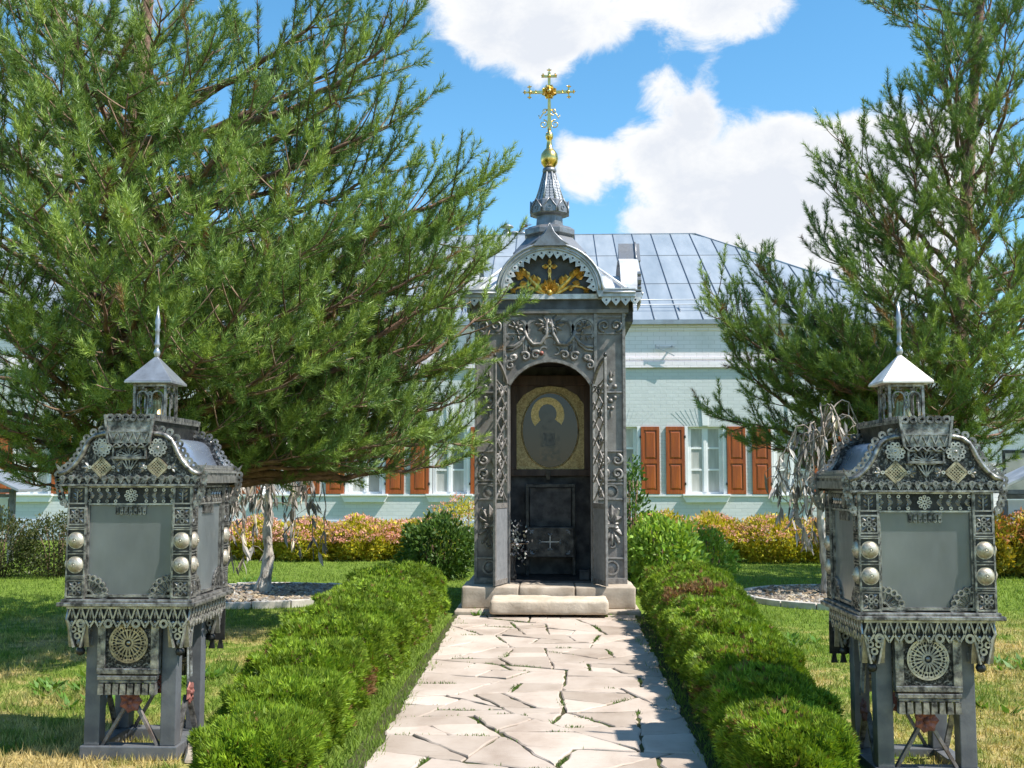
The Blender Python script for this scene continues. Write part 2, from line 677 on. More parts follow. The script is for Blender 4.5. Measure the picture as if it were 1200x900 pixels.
def rough_block(name, mat, parent, x0, x1, y0, y1, z0, z1, bevel=.02, amp=.008, cell=.07, loc=(0, 0, 0)):
    """stone block with worn corners and an uneven face"""
    from mathutils import noise
    bm = bmesh.new()
    nx_, ny_, nz_ = (max(1, int((b - a) / cell)) for a, b in ((x0, x1), (y0, y1), (z0, z1)))
    mb = MB().box(x0, x1, y0, y1, z0, z1)
    me = mb.mesh(name, M[mat], bevel)
    bm.from_mesh(me)
    for ax, n_, a, b in ((0, nx_, x0, x1), (1, ny_, y0, y1), (2, nz_, z0, z1)):
        for i in range(1, n_):
            co, no = [0, 0, 0], [0, 0, 0]
            co[ax], no[ax] = a + (b - a) * i / n_, 1
            bmesh.ops.bisect_plane(bm, geom=bm.verts[:] + bm.edges[:] + bm.faces[:], plane_co=co, plane_no=no)
    ctr = Vector(((x0 + x1) / 2, (y0 + y1) / 2, (z0 + z1) / 2))
    for v in bm.verts:
        if v.co.z < z0 + .005:
            continue
        q = v.co * 7 + Vector((x0 * 3, y0, z0))
        v.co += noise.noise_vector(q) * amp + noise.noise_vector(q * 3.1) * amp * .5
    bm.to_mesh(me)
    bm.free()
    for p in me.polygons:
        p.use_smooth = True
    return link(name, me, parent, loc)
# ------------------------------------------------------------------ ground and lawn
def lawn_colour(t, vec):
    """green lawn with sun-dried patches, by place on the ground"""
    sep = t.new('ShaderNodeSeparateXYZ')
    t.l.new(vec, sep.inputs[0])
    cmb = t.new('ShaderNodeCombineXYZ')
    t.l.new(sep.outputs[0], cmb.inputs[0])
    t.l.new(sep.outputs[1], cmb.inputs[1])
    v = cmb.outputs[0]
    big = t.noise(.62, 3, .55, vec=v)
    fine = t.noise(5.5, 4, .6, vec=v)
    f = t.math('ADD', t.math('MULTIPLY', big, .62), t.math('MULTIPLY', fine, .38))
    near = t.maprange(sep.outputs[1], 10.2, 13.2, 1., .0)
    off = t.maprange(t.math('ABSOLUTE', sep.outputs[0]), 1.35, 1.8)
    dry = t.math('MULTIPLY', t.math('MULTIPLY', t.maprange(f, .44, .60), near), off)
    green = t.ramp(fine, [(.3, (.09, .15, .020)), (.7, (.20, .28, .045))])
    straw = t.ramp(fine, [(.3, (.31, .245, .09)), (.7, (.52, .41, .19))])
    return t.mix(dry, green, straw), dry


t = MT('lawn_soil')
geo = t.new('ShaderNodeNewGeometry').outputs['Position']
c, _ = lawn_colour(t, geo)
c = t.mix(t.noise(60, 3, .7, vec=geo), c, t.mix(1., c, (.72, .68, .62), 'MULTIPLY'))
t.set(c, .95, 0, .1)
t.bump(t.noise(45, 4, .7, vec=geo), .6, .03)
M['lawn'] = t.m
t = MT('grass_blade')
geo = t.new('ShaderNodeNewGeometry').outputs['Position']
c, dry = lawn_colour(t, geo)
at = t.new('ShaderNodeAttribute', attribute_name='col').outputs['Color']
c = t.mix(1., c, at, 'MULTIPLY')
t.set(c, .6, 0, .25)
tr = t.new('ShaderNodeBsdfTranslucent')
t.l.new(t.mix(1., c, (1.2, 1.15, .6), 'MULTIPLY'), tr.inputs['Color'])
mx = t.new('ShaderNodeMixShader')
mx.inputs[0].default_value = .35
t.l.new(t.b.outputs[0], mx.inputs[1])
t.l.new(tr.outputs[0], mx.inputs[2])
t.l.new(mx.outputs[0], t.out.inputs['Surface'])
M['blade'] = t.m

g = MB()
xs = [-1500, -60, -20, -8, -4, -1.2, 1.2, 4, 8, 20, 60, 1500]
ys = [-300, -20, 2, 6, 10, 14, 18, 24, 40, 90, 2500]
vs = [(x, y, 0) for y in ys for x in xs]
nx = len(xs)
g.add(vs, [(j * nx + i, j * nx + i + 1, (j + 1) * nx + i + 1, (j + 1) * nx + i) for j in range(len(ys) - 1) for i in range(nx - 1)])
kind(g.build('ground', 'lawn'), 'structure')

RING = [Vector((-3.68, 14.05, 0)), Vector((3.75, 14.05, 0))]
RING_R = 1.27
PATH_Y0, PATH_Y1, PATH_W = 2.6, 12.12, .99


# ------------------------------------------------------------------ crazy paving path
t = MT('mossy_joint_soil')
f = t.noise(7, 6, .65)
t.set(t.ramp(f, [(.35, (.075, .06, .04)), (.52, (.07, .075, .03)), (.68, (.07, .11, .02))]), .95, 0, .1)
t.bump(t.noise(60, 4, .7), .8, .02)
M['joint'] = t.m
t = MT('pale_flagstone')
oi = t.new('ShaderNodeObjectInfo').outputs['Random']
pos = t.new('ShaderNodeNewGeometry').outputs['Position']
f1 = t.noise(2.2, 6, .62, vec=pos, stretch=(1, .6, 1))
f2 = t.noise(24, 5, .65, vec=pos, stretch=(.35, 1.6, 1))
base = t.ramp(f1, [(.28, (.32, .255, .205)), (.5, (.44, .37, .31)), (.72, (.51, .44, .38))])
base = t.mix(t.maprange(f2, .55, .75, 0, .42), base, (.25, .20, .155))
base = t.mix(1., base, t.ramp(oi, [(0, (.76, .73, .70)), (.5, (.95, .93, .92)), (1, (1.08, 1.06, 1.05))]), 'MULTIPLY')
t.set(base, .82, 0, .25)
t.bump(t.math('ADD', f2, t.noise(110, 4, .7, vec=pos)), .35, .006)
M['flag'] = t.m

pb = MB().add([(-PATH_W - .05, PATH_Y0, .016), (PATH_W + .05, PATH_Y0, .016), (PATH_W + .05, PATH_Y1, .016), (-PATH_W - .05, PATH_Y1, .016)], [(0, 1, 2, 3)])
path = kind(pb.build('path', 'joint'), 'structure')


def area(p):
    return abs(sum(p[i][0] * p[(i + 1) % len(p)][1] - p[(i + 1) % len(p)][0] * p[i][1] for i in range(len(p)))) / 2


def clip(poly, px, py, nx_, ny_):
    """part of the polygon with (p - P) . n >= 0"""
    out = []
    k = len(poly)
    for i in range(k):
        a, b = poly[i], poly[(i + 1) % k]
        da = (a[0] - px) * nx_ + (a[1] - py) * ny_
        db = (b[0] - px) * nx_ + (b[1] - py) * ny_
        if da >= 0:
            out.append(a)
        if da * db < 0:
            u = da / (da - db)
            out.append((a[0] + (b[0] - a[0]) * u, a[1] + (b[1] - a[1]) * u))
    return out


rs = random.Random(29)


def bsp(poly, out, depth=0):
    A = area(poly)
    w = max(p[0] for p in poly) - min(p[0] for p in poly)
    h = max(p[1] for p in poly) - min(p[1] for p in poly)
    if A < rs.uniform(.07, .32) and max(w, h) < 1.35 or A < .07:
        out.append(poly)
        return
    cx = sum(p[0] for p in poly) / len(poly) + rs.uniform(-.22, .22) * w
    cy = sum(p[1] for p in poly) / len(poly) + rs.uniform(-.22, .22) * h
    a = (math.pi / 2 if h > w * rs.uniform(.75, 1.3) else 0) + rs.gauss(0, .42)
    n = (math.cos(a), math.sin(a))
    p1, p2 = clip(poly, cx, cy, *n), clip(poly, cx, cy, -n[0], -n[1])
    if len(p1) < 3 or len(p2) < 3 or min(area(p1), area(p2)) < .045:
        if depth > 40:
            out.append(poly)
            return
        return bsp(poly, out, depth + 1)
    bsp(p1, out)
    bsp(p2, out)


cells = []
bsp([(-.90, PATH_Y0), (.80, PATH_Y0), (.95, PATH_Y1), (-1.0, PATH_Y1)], cells)


def rough_outline(poly, step=.07, amp=.006):
    pts = []
    k = len(poly)
    for i in range(k):
        a, b = poly[i], poly[(i + 1) % k]
        L = math.hypot(b[0] - a[0], b[1] - a[1])
        m = max(1, int(L / step))
        nxv, nyv = (b[1] - a[1]) / max(L, 1e-6), -(b[0] - a[0]) / max(L, 1e-6)
        ph = rs.uniform(0, 6)
        for j in range(m):
            u = j / m
            e = rs.gauss(0, amp) + .006 * math.sin(ph + u * L * 9)
            if j == 0:
                e = -abs(e)
            pts.append((a[0] + (b[0] - a[0]) * u + nxv * e, a[1] + (b[1] - a[1]) * u + nyv * e))
    return pts


JOINTS = []
for poly in cells:
    # counter-clockwise
    if sum(poly[i][0] * poly[(i + 1) % len(poly)][1] - poly[(i + 1) % len(poly)][0] * poly[i][1] for i in range(len(poly))) < 0:
        poly = poly[::-1]
    q = poly
    for i in range(len(poly)):
        a, b = poly[i], poly[(i + 1) % len(poly)]
        L = math.hypot(b[0] - a[0], b[1] - a[1])
        if L < 1e-4:
            continue
        nn = (-(b[1] - a[1]) / L, (b[0] - a[0]) / L)
        d = max(.003, rs.gauss(.0068, .0052))
        q = clip(q, a[0] + nn[0] * d, a[1] + nn[1] * d, *nn)
        JOINTS.append((a, b, d))
        if len(q) < 3:
            break
    if len(q) < 3 or area(q) < .02:
        continue
    o = rough_outline(q)
    cx = sum(p[0] for p in o) / len(o)
    cy = sum(p[1] for p in o) / len(o)
    zt = .028 + rs.uniform(-.004, .004)
    tx, ty = rs.gauss(0, .006), rs.gauss(0, .006)
    n = len(o)
    zz = lambda x, y: zt + (x - cx) * tx + (y - cy) * ty
    vs = [(x, y, .001) for x, y in o] + [(x, y, zz(x, y) - .006) for x, y in o]
    ins = .009
    tops = []
    for x, y in o:
        L = math.hypot(x - cx, y - cy)
        k = max(0, 1 - ins / max(L, .02))
        tops.append((cx + (x - cx) * k, cy + (y - cy) * k, zz(x, y)))
    vs += tops
    fs = [(r * n + i, r * n + (i + 1) % n, (r + 1) * n + (i + 1) % n, (r + 1) * n + i) for r in range(2) for i in range(n)]
    fs.append(tuple(2 * n + i for i in range(n)))
    mb = MB().add([(x - cx, y - cy, z) for x, y, z in vs], fs)
    mb.build('flagstone', 'flag', path, (cx, cy, 0))

# tufts of moss and grass in the wider joints
B = []
for a, b, d in JOINTS:
    if d < .0125 and rs.random() > .06:
        continue
    L = math.hypot(b[0] - a[0], b[1] - a[1])
    lo, hi = sorted((rs.random(), rs.random()))
    k = int(L * (hi - lo) * (420 if d > .0125 else 50))
    for _ in range(k):
        u = rs.uniform(lo, hi)
        B.append((a[0] + (b[0] - a[0]) * u + rs.gauss(0, d * .8), a[1] + (b[1] - a[1]) * u + rs.gauss(0, d * .8), .016))
B = np.array(B)
D = unit(RNG.normal(size=(len(B), 3)) * .55 + [0, 0, 1])
np_m = np_mesh('joint_moss', leaf_quads(B, D, RNG.uniform(.012, .032, len(B)), .006), 4, jitter_col((.10, .17, .03), len(B), .4), 'moss', path)
kind(np_m, 'stuff')


# ------------------------------------------------------------------ grass
def grass_points(n, y0, y1):
    Y = np.exp(RNG.uniform(math.log(y0), math.log(y1), n))
    X = RNG.uniform(-1, 1, n) * (Y * .56 + .9)
    keep = ~((np.abs(X) < np.where(X < 0, .90, .84) + .05 * np.sin(Y * 7) * np.sin(Y * 2.3)) & (Y < 12.3))
    keep &= ~((np.abs(X) < 1.1) & (Y > 11.9) & (Y < 15.3))
    for r in RING:
        keep &= (X - r.x) ** 2 + (Y - r.y) ** 2 > (RING_R + .09) ** 2
    keep &= ~((np.abs(np.abs(X) - 1.6) < .3) & (Y < 12.2))
    return np.stack([X[keep], Y[keep], np.zeros(keep.sum())], 1)


B = grass_points(330000, 4.4, 24)
n = len(B)
tall = np.where(RNG.random(n) < .05, 1.6, 1.0) * (1 + .35 * np.sin(B[:, 0] * 3.1 + np.sin(B[:, 1] * 2.2)) * np.sin(B[:, 1] * 2.7))
edge = (np.abs(np.abs(B[:, 0]) - 1.04) < .16) & (B[:, 1] < 12)
tall = np.where(edge, tall * 1.15, tall)
D = unit(RNG.normal(size=(n, 3)) * .5 + [0, 0, 1])
V = leaf_tris(B, D, RNG.uniform(.025, .06, n) * tall, RNG.uniform(.004, .0065, n) * (1 + B[:, 1] / 18))
kind(np_mesh('lawn_grass', V, 3, np.clip(RNG.normal(1.15, .28, (n, 1)), .4, 2) * np.array([[1, 1, 1]]), 'blade'), 'stuff')

# plantain and dock rosettes: broad low weeds
wb, wd, wc, wlen = [], [], [], []
spots = [(P(130, 805, 7.75), 16), (P(60, 800, 7.9), 10), (P(100, 800, 7.9), 10), (P(470, 655, 16.5), 9), (P(215, 790, 8.2), 8), (P(250, 785, 8.4), 7), (P(930, 745, 10.2), 9), (P(985, 742, 10.4), 6),
         (P(1180, 770, 9), 10), (P(1150, 830, 7.2), 6), (P(560, 712, 12.3), 5), (P(725, 712, 12.3), 6), (P(1130, 800, 7.8), 6), (P(300, 680, 16), 6), (P(285, 678, 16), 5)]
for c, k in spots:
    for _ in range(k):
        q = Vector((c.x + rs.gauss(0, .13), c.y + rs.gauss(0, .2), .0))
        for j in range(6):
            a = rs.uniform(0, 6.28)
            wb.append((q.x, q.y, .005))
            wd.append((math.cos(a), math.sin(a), rs.uniform(.35, 1.1)))
            wlen.append(rs.uniform(.06, .12))
wb, wd = np.array(wb), unit(np.array(wd))
kind(np_mesh('lawn_weeds', leaf_quads(wb, wd, wlen, np.array(wlen) * .38, S=np.tile([0, 0, 1.], (len(wb), 1)) + RNG.normal(size=(len(wb), 3)) * .3, bend=.08), 4,
             jitter_col((.10, .20, .03), len(wb), .25), 'leaf'), 'stuff')


# ------------------------------------------------------------------ round stone beds with kerbs
M['kerb'] = noisy('concrete_kerb', (.36, .33, .29), (.54, .50, .45), 8, .9, 0, .3, 50)
M['mulch'] = noisy('bed_soil', (.07, .05, .035), (.16, .12, .085), 12, .95, 0, .8, 50, bdist=.03)
M['pebble'] = leafy('pebbles', 0., .75, .3)
kerb_lab = ['pale concrete ring kerb of the stone bed under the withered tree by the grey-roofed lantern',
            'pale concrete ring kerb of the stone bed behind the pale-roofed lantern']
for k, c in enumerate(RING):
    bed = MB().lathe([(RING_R - .03, 0), (RING_R - .03, .03), (RING_R * .5, .055)], 40)
    kind(bed.build('stone_bed_soil', 'mulch', None, c), 'structure')
    kb = thing('kerb_ring', kerb_lab[k], 'kerb', c)
    for j in range(18):
        a0, a1 = 2 * math.pi * j / 18 + .006, 2 * math.pi * (j + 1) / 18 - .006
        m = MB().ring(0, 0, RING_R - .045, RING_R + .045, -.005, .075 + rs.uniform(-.008, .008), 4, a0, a1)
        m.v = [(x, z, y) for x, y, z in m.v]
        m.build('kerb_stone', 'kerb', kb, bevel=.008)
    # pebbles: irregular low-poly stones lying in the bed
    V, C = [], []
    nS = 2300
    for _ in range(nS):
        r = RING_R * .95 * math.sqrt(rs.random())
        a = rs.uniform(0, 6.283)
        s_ = rs.uniform(.018, .045)
        ctr = np.array([r * math.cos(a), r * math.sin(a), .04 + s_ * .3 + .02 * (1 - r / RING_R)])
        rot = rs.uniform(0, 6.28)
        el = rs.uniform(1.1, 2.1)
        pts = np.array([(el, 0, 0), (0, 1, 0), (-el, 0, 0), (0, -1, 0), (0, 0, .7), (0, 0, -.7)]) * s_ * (1 + RNG.uniform(-.3, .3, (6, 1)))
        cr, sr = math.cos(rot), math.sin(rot)
        tl = RNG.normal(0, .25, 2)
        pts = pts @ np.array([[cr, sr, tl[0]], [-sr, cr, tl[1]], [0, 0, 1]]) + ctr
        col = rs.choice([(.42, .36, .27), (.30, .25, .20), (.52, .42, .28), (.24, .19, .15), (.48, .45, .40), (.36, .26, .16)])
        for i in range(4):
            for top in (4, 5):
                V.append(pts[[i, (i + 1) % 4, top]])
                C.append(np.array(col) * rs.uniform(.45, .8))
    kind(np_mesh('bed_pebbles', np.array(V), 3, np.array(C), 'pebble', None, c), 'stuff')


# ------------------------------------------------------------------ the long house behind
BY = 27.0                       # facade plane
WS = 2.098                      # window spacing
t = MT('mint_painted_brick')
co = t.new('ShaderNodeTexCoord').outputs['Object']
mpn = t.new('ShaderNodeMapping')
mpn.inputs['Rotation'].default_value = (math.pi / 2, 0, 0)
t.l.new(co, mpn.inputs['Vector'])
bk = t.new('ShaderNodeTexBrick')
bk.inputs['Scale'].default_value = 1.0
bk.inputs['Brick Width'].default_value = .30
bk.inputs['Row Height'].default_value = .088
bk.inputs['Mortar Size'].default_value = .007
bk.inputs['Mortar Smooth'].default_value = .4
bk.inputs['Color1'].default_value = (.54, .56, .55, 1)
bk.inputs['Color2'].default_value = (.58, .60, .59, 1)
bk.inputs['Mortar'].default_value = (.48, .50, .49, 1)
t.l.new(mpn.outputs[0], bk.inputs['Vector'])
stain = t.noise(.7, 6, .65, vec=co)
c = t.mix(t.maprange(stain, .5, .75, 0, .35), bk.outputs['Color'], (.66, .70, .69))
t.set(c, .8, 0, .3)
t.bump(t.math('SUBTRACT', t.noise(9, 4, .6, vec=co), bk.outputs['Fac']), .22, .02)
M['mint'] = t.m
t = MT('white_painted_brick')
bk = t.new('ShaderNodeTexBrick')
for k_, v_ in (('Scale', 1.), ('Brick Width', .30), ('Row Height', .105), ('Mortar Size', .008), ('Mortar Smooth', .4)):
    bk.inputs[k_].default_value = v_
bk.inputs['Color1'].default_value = (.80, .735, .755, 1)
bk.inputs['Color2'].default_value = (.84, .775, .795, 1)
bk.inputs['Mortar'].default_value = (.66, .60, .61, 1)
co = t.new('ShaderNodeTexCoord').outputs['Object']
mpn = t.new('ShaderNodeMapping')
mpn.inputs['Rotation'].default_value = (math.pi / 2, 0, 0)
t.l.new(co, mpn.inputs['Vector'])
t.l.new(mpn.outputs[0], bk.inputs['Vector'])
t.set(t.mix(t.maprange(t.noise(1.1, 6, .65, vec=co), .5, .8, 0, .4), bk.outputs['Color'], (.55, .51, .48)), .8, 0, .3)
t.bump(t.math('SUBTRACT', t.noise(9, 4, .6, vec=co), bk.outputs['Fac']), .22, .02)
M['wbrick'] = t.m
t = MT('window_glass')
t.set(t.ramp(t.noise(1.3, 2, .5, 'Object'), [(.35, (.16, .18, .18)), (.65, (.30, .315, .31))]), .06, 0, .6)
M['glass_win'] = t.m
t = MT('curtained_glass')
t.set(t.ramp(t.noise(3.5, 3, .5, 'Object', stretch=(3, 1, .3)), [(.35, (.34, .34, .31)), (.65, (.52, .52, .49))]), .1, 0, .6)
M['curtain'] = t.m
t = MT('weathered_roof_sheet')
oi = t.new('ShaderNodeObjectInfo').outputs['Random']
f = t.noise(1.4, 5, .6, stretch=(2, .5, .5))
t.set(t.mix(1., t.ramp(f, [(.3, (.29, .33, .365)), (.7, (.40, .435, .465))]), t.ramp(oi, [(0, (.88, .9, .92)), (1, (1.08, 1.06, 1.04))]), 'MULTIPLY'), .42, .35)
t.bump(t.noise(3, 3, .5, stretch=(1, .3, .3)), .15, .03)
M['roofsheet'] = t.m
M['seam'] = noisy('dark_seam', (.10, .12, .15), (.16, .18, .21), 4, .5, .3, 0)
M['plaster_grey'] = noisy('grey_blue_plinth', (.36, .41, .46), (.48, .53, .57), 3, .85, 0, .3, 30)

def xb(px):
    return P(px, 540, BY).x


def zb(py):
    return P(760, py, BY).z


x_right = xb(1108)
x_left = xb(-150)
wc0 = xb(827)
centres = [wc0 + WS * k for k in range(-9, 3)]
centres = [c for c in centres if x_left + 1 < c < x_right - 1]
z_eave, z_fr, z_wt, z_wb, z_pl = zb(377), zb(431), zb(500), zb(579), zb(611)
house = thing('long_house', 'long single-storey brick house painted pale mint with blue-grey metal roof', 'house', ((x_left + x_right) / 2, BY, 0))
HX = house.location.x
W2 = .43                         # half window opening
TH = .45
wall = MB()
xl_, xr_ = x_left - HX, x_right - HX
wall.box(xl_, xr_, 0, TH, z_pl + .02, z_wb)                   # below the windows
wall.box(xl_, xr_, 0, TH, z_wt, z_fr)                          # above
edges = [xl_]
for c in centres:
    edges += [c - HX - W2, c - HX + W2]
edges.append(xr_)
for i in range(0, len(edges), 2):
    wall.box(edges[i], edges[i + 1], 0, TH, z_wb, z_wt)
wall.box(xr_ - TH, xr_ - .002, TH, 9.5, z_pl + .02, z_fr)
wall.build('wall', 'mint', house)
MB().box(xl_, xr_ + .03, -.05, 9.4, 0, z_pl + .02).build('plinth', 'plaster_grey', house, bevel=.01)
fz = MB().box(xl_, xr_ + .03, -.03, TH, z_fr, z_eave - .1).box(xl_, xr_ + .06, -.075, TH, zb(431), zb(424)).box(xl_, xr_ + .05, -.055, TH, zb(421.5), zb(419))
fz.box(xl_, xr_ + .1, -.09, TH, z_eave - .16, z_eave - .06).box(xl_, xr_ + .06, -.06, TH, z_eave - .23, z_eave - .16)
fz.build('frieze', 'wbrick', house)
MB().box(xl_, xr_ + .02, -.035, -.001, z_wb - .055, z_wb - .004).build('string_course', 'white_paint', house)

# windows with casements, panes, sills, lintel stones and shutters
wz = z_wt - z_wb
frame_mb = MB()
f_ = .055
frame_mb.box(-W2, W2, .10, .17, 0, f_).box(-W2, W2, .10, .17, wz - f_, wz).box(-W2, -W2 + f_, .10, .17, f_, wz - f_).box(W2 - f_, W2, .10, .17, f_, wz - f_)
frame_mb.box(-.035, .035, .085, .165, f_, wz - f_)
for s_ in (-1, 1):
    for zz_ in (wz * .36, wz * .68):
        a_, b_ = (-W2 + f_, -.035) if s_ < 0 else (.035, W2 - f_)
        frame_mb.box(a_, b_, .105, .155, zz_ - .022, zz_ + .022)
        e_ = b_ if s_ < 0 else a_
    for xx_ in (s_ * (W2 - f_ - .018), s_ * .053):
        frame_mb.box(xx_ - .018, xx_ + .018, .098, .15, f_, wz - f_)
frame_mb.box(-W2 - .07, -W2, -.012, .12, 0, wz).box(W2, W2 + .07, -.012, .12, 0, wz)
frame_me = frame_mb.mesh('window', M['white_paint'])
pane_w = (W2 - f_ - .035) - .04
pane_mes = []
for mname in ('curtain', 'glass_win'):
    pane_mes.append(MB().box(-pane_w / 2 - .01, pane_w / 2 + .01, 0, .008, -.26, .26).mesh('pane', M[mname]))
sill_me = MB().box(-.58, .58, -.15, .05, -.045, .0).prism([(-.58, -.047), (-.50, -.20), (.50, -.20), (.58, -.047)], -.09, -.003).mesh('sill', M['white_paint'], .006)
lint = MB().prism([(-.07, .02), (.07, .02), (.105, .66), (-.105, .66)], -.03, -.002)
lint_me = lint.mesh('keystone', M['white_paint'], .006)
vou = MB()
for k in range(-7, 8):
    if abs(k) < 2:
        continue
    a = k * .115
    x0_, x1_ = k * .072, k * .072 + math.sin(a) * .45
    vou.bar((x0_, -.001, .03), (x1_, -.001, .03 + .44 * math.cos(a)), .008, .002)
M['fan'] = noisy('joint_mortar_grey', (.47, .49, .48), (.52, .54, .53), 5, .9, 0, 0)  # joint lines in the grey of the wall mortar
vou_me = meshes(vou, 'fan_joint', 'fan', .0005)
sh = MB()
SW = .225
sh.box(-SW, -SW + .07, -.04, 0, 0, wz).box(SW - .07, SW, -.04, 0, 0, wz)
for z0_, z1_ in ((0, .09), (wz * .45, wz * .45 + .1), (wz - .09, wz)):
    sh.box(-SW + .07, SW - .07, -.04, 0, z0_, z1_)
for z0_, z1_ in ((.09, wz * .45), (wz * .45 + .1, wz - .09)):
    sh.box(-SW + .07, SW - .07, -.022, 0, z0_, z1_)
    sh.frustum(-.036, SW - .13, (z1_ - z0_) / 2 - .06, -.022, SW - .09, (z1_ - z0_) / 2 - .02)
    k0 = len(sh.v) - 8
    sh.v[k0:] = [(x, z, y + (z0_ + z1_) / 2) for x, y, z in sh.v[k0:]]
sh_me = sh.mesh('shutter', M['shutter'], .004)
hinge_me = MB().box(-.02, .02, -.05, -.0, -.03, .03).mesh('hinge', M['iron'])
for c in centres:
    w = link('window', frame_me, house, (c - HX, 0, z_wb))
    for ix, s_ in enumerate((-1, 1)):
        for (za, zb_) in ((f_, wz * .36), (wz * .36, wz * .68), (wz * .68, wz - f_)):
            p_ = link('pane', pane_mes[0 if rs.random() < .7 else 1], w, (s_ * (W2 - f_ + .035) / 2, .125, (za + zb_) / 2))
            p_.scale.z = (zb_ - za - .02) / .5
    link('sill', sill_me, w, (0, 0, 0))
    link('keystone', lint_me, w, (0, 0, wz))
    for me in vou_me:
        link('fan_joint', me, w, (0, 0, wz))
    for s_ in (-1, 1):
        link('shutter', sh_me, w, (s_ * .745, -.004, .0))
        for hz in (.25, wz - .25):
            link('hinge', hinge_me, w, (s_ * .505, 0, hz))

# hipped sheet-metal roof
EO = .17                          # eave overhang
RD = 7.0                          # ridge depth behind the facade
ridge_z = P(700, 276, BY + RD).z
ridge_xr = P(815, 276, BY + RD).x - HX
ex_r = xr_ + EO
roof = MB()
e0 = z_eave
roof.add([(xl_ - 2, -EO, e0), (ex_r, -EO, e0), (ex_r, 2 * RD + EO, e0), (xl_ - 2, 2 * RD + EO, e0), (xl_ - 2, RD, ridge_z - .03), (ridge_xr, RD, ridge_z - .03)],
         [(0, 1, 5, 4), (1, 2, 5), (2, 3, 4, 5), (3, 0, 4), (3, 2, 1, 0)])
rf = roof.build('roof', 'roofsheet', house)
MB().box(xl_ - 2, ex_r + .02, -EO - .03, -EO + .02, e0 - .09, e0 + .015).build('eave_fascia', 'grey_metal', house)
slope = (ridge_z - e0) / (RD + EO)
sn = Vector((0, -slope, 1)).normalized()
PW = .60
x = ex_r
k = 0
while x > xl_ - 1.5:
    x0 = x - PW
    tops = []
    for xx in (x0, x):
        u = 1.0 if xx <= ridge_xr else (ex_r - xx) / (ex_r - ridge_xr)
        tops.append(u)
    pts = [(x0 + .008, 0.0), (x - .008, 0.0), (x - .008, tops[1]), (x0 + .008, tops[0])]
    mb = MB()
    q = [Vector((a, -EO + u * (RD + EO), e0 + u * (ridge_z - e0))) for a, u in pts]
    lo = [p + sn * .012 for p in q]
    hi = [p + sn * .03 for p in q]
    mb.add(lo + hi, [(3, 2, 1, 0), (4, 5, 6, 7), (0, 1, 5, 4), (1, 2, 6, 5), (2, 3, 7, 6), (3, 0, 4, 7)])
    mb.build('roof_sheet', 'roofsheet', rf)
    u = tops[0]
    if u > .03:
        a = Vector((x0, -EO, e0)) + sn * .035
        b = Vector((x0, -EO + u * (RD + EO), e0 + u * (ridge_z - e0))) + sn * .035
        MB().bar(a, b, .014, .05).build('roof_seam', 'seam', rf)
    x = x0
    k += 1
rr = MB().bar((xl_ - 2, RD, ridge_z + .02), (ridge_xr, RD, ridge_z + .02), .10, .05)
rr.bar((ridge_xr, RD, ridge_z + .02), (ex_r, -EO, e0 + .05), .08, .05)
rr.build('ridge_cap', 'grey_metal', rf)
# horizontal lap joints
for u in (.36, .70):
    xe = ex_r - u * (ex_r - ridge_xr)
    a = Vector((xl_ - 1.5, -EO + u * (RD + EO), e0 + u * (ridge_z - e0))) + sn * .034
    b = Vector((xe, a.y, a.z))
    MB().bar(a, b, .02, .012).build('lap_joint', 'seam', rf)
sg = MB()
for u in (.085, .12):
    y_, z_ = -EO + u * (RD + EO), e0 + u * (ridge_z - e0)
    o_ = sn * (.10 + u)
    sg.tube([(xl_ - 1, y_ + o_.y, z_ + o_.z), (ex_r - .8, y_ + o_.y, z_ + o_.z)], .016, 6)
xx = ex_r - 1.1
while xx > xl_:
    y_, z_ = -EO + .05 * (RD + EO), e0 + .05 * (ridge_z - e0)
    sg.prism([(0, 0), (.42, .16), (.40, .34)], -.012, .012)
    k0 = len(sg.v) - 6
    sg.v[k0:] = [(xx + yy, y_ + a_, z_ + b_) for a_, yy, b_ in sg.v[k0:]]
    xx -= 1.8
sg.build('snow_guard', 'grey_metal', rf)
for px, hh in ((594, .32), (603, .10), (612, .08)):
    v = P(px, 276, BY + RD + .3)
    MB().lathe([(.11, -.4), (.11, hh), (.04, hh + .02), (.04, hh + .06), (.22, hh + .08), (.20, hh + .13), (.02, hh + .19)], 14).build('vent_pipe', 'grey_metal', rf, (v.x - HX, RD + .3, ridge_z - .05))
# bracket for wires on the frieze
bp = P(768, 407, BY - .1)
MB().bar((0, 0, 0), (.48, 0, 0), .03).bar((0, 0, -.05), (0, 0, .06), .03).bar((.05, 0, -.02), (.46, 0, -.22), .02).bar((.4, -.05, .02), (.4, .1, .02), .03).build('wire_bracket', 'grey_metal', house, (bp.x - HX, -.16, bp.z))

# white brick annexe beyond the right-hand lawn
ax = P(1128, 560, 34).x
an = thing('annexe', 'white brick outbuilding with a dark window beyond the notice stand', 'building', (ax + 5, 34, 0))
MB().box(-5, 5, 0, 6, .5, 3.6).build('wall', 'wbrick', an)
MB().box(-5.05, 5.05, -.05, 6.05, 0, .5).build('plinth', 'plaster_grey', an)
MB().prism([(-5.4, 3.6), (5.4, 3.6), (5.4, 3.75), (-5.4, 3.75)], -.4, 6.4).frustum(3.75, 5.4, 3.4, 5.0, 2.4, .1, 0, 3).build('roof', 'roofsheet', an)
for px in (1196, 1240):
    q = P(px, 590, 34).x - ax - 5
    w = MB().box(q - .5, q + .5, -.03, .02, 1.0, 2.4).build('window', 'iron', an)
    MB().box(q - .42, q + .42, -.045, -.031, 1.1, 2.3).build('pane', 'glass_win', w)


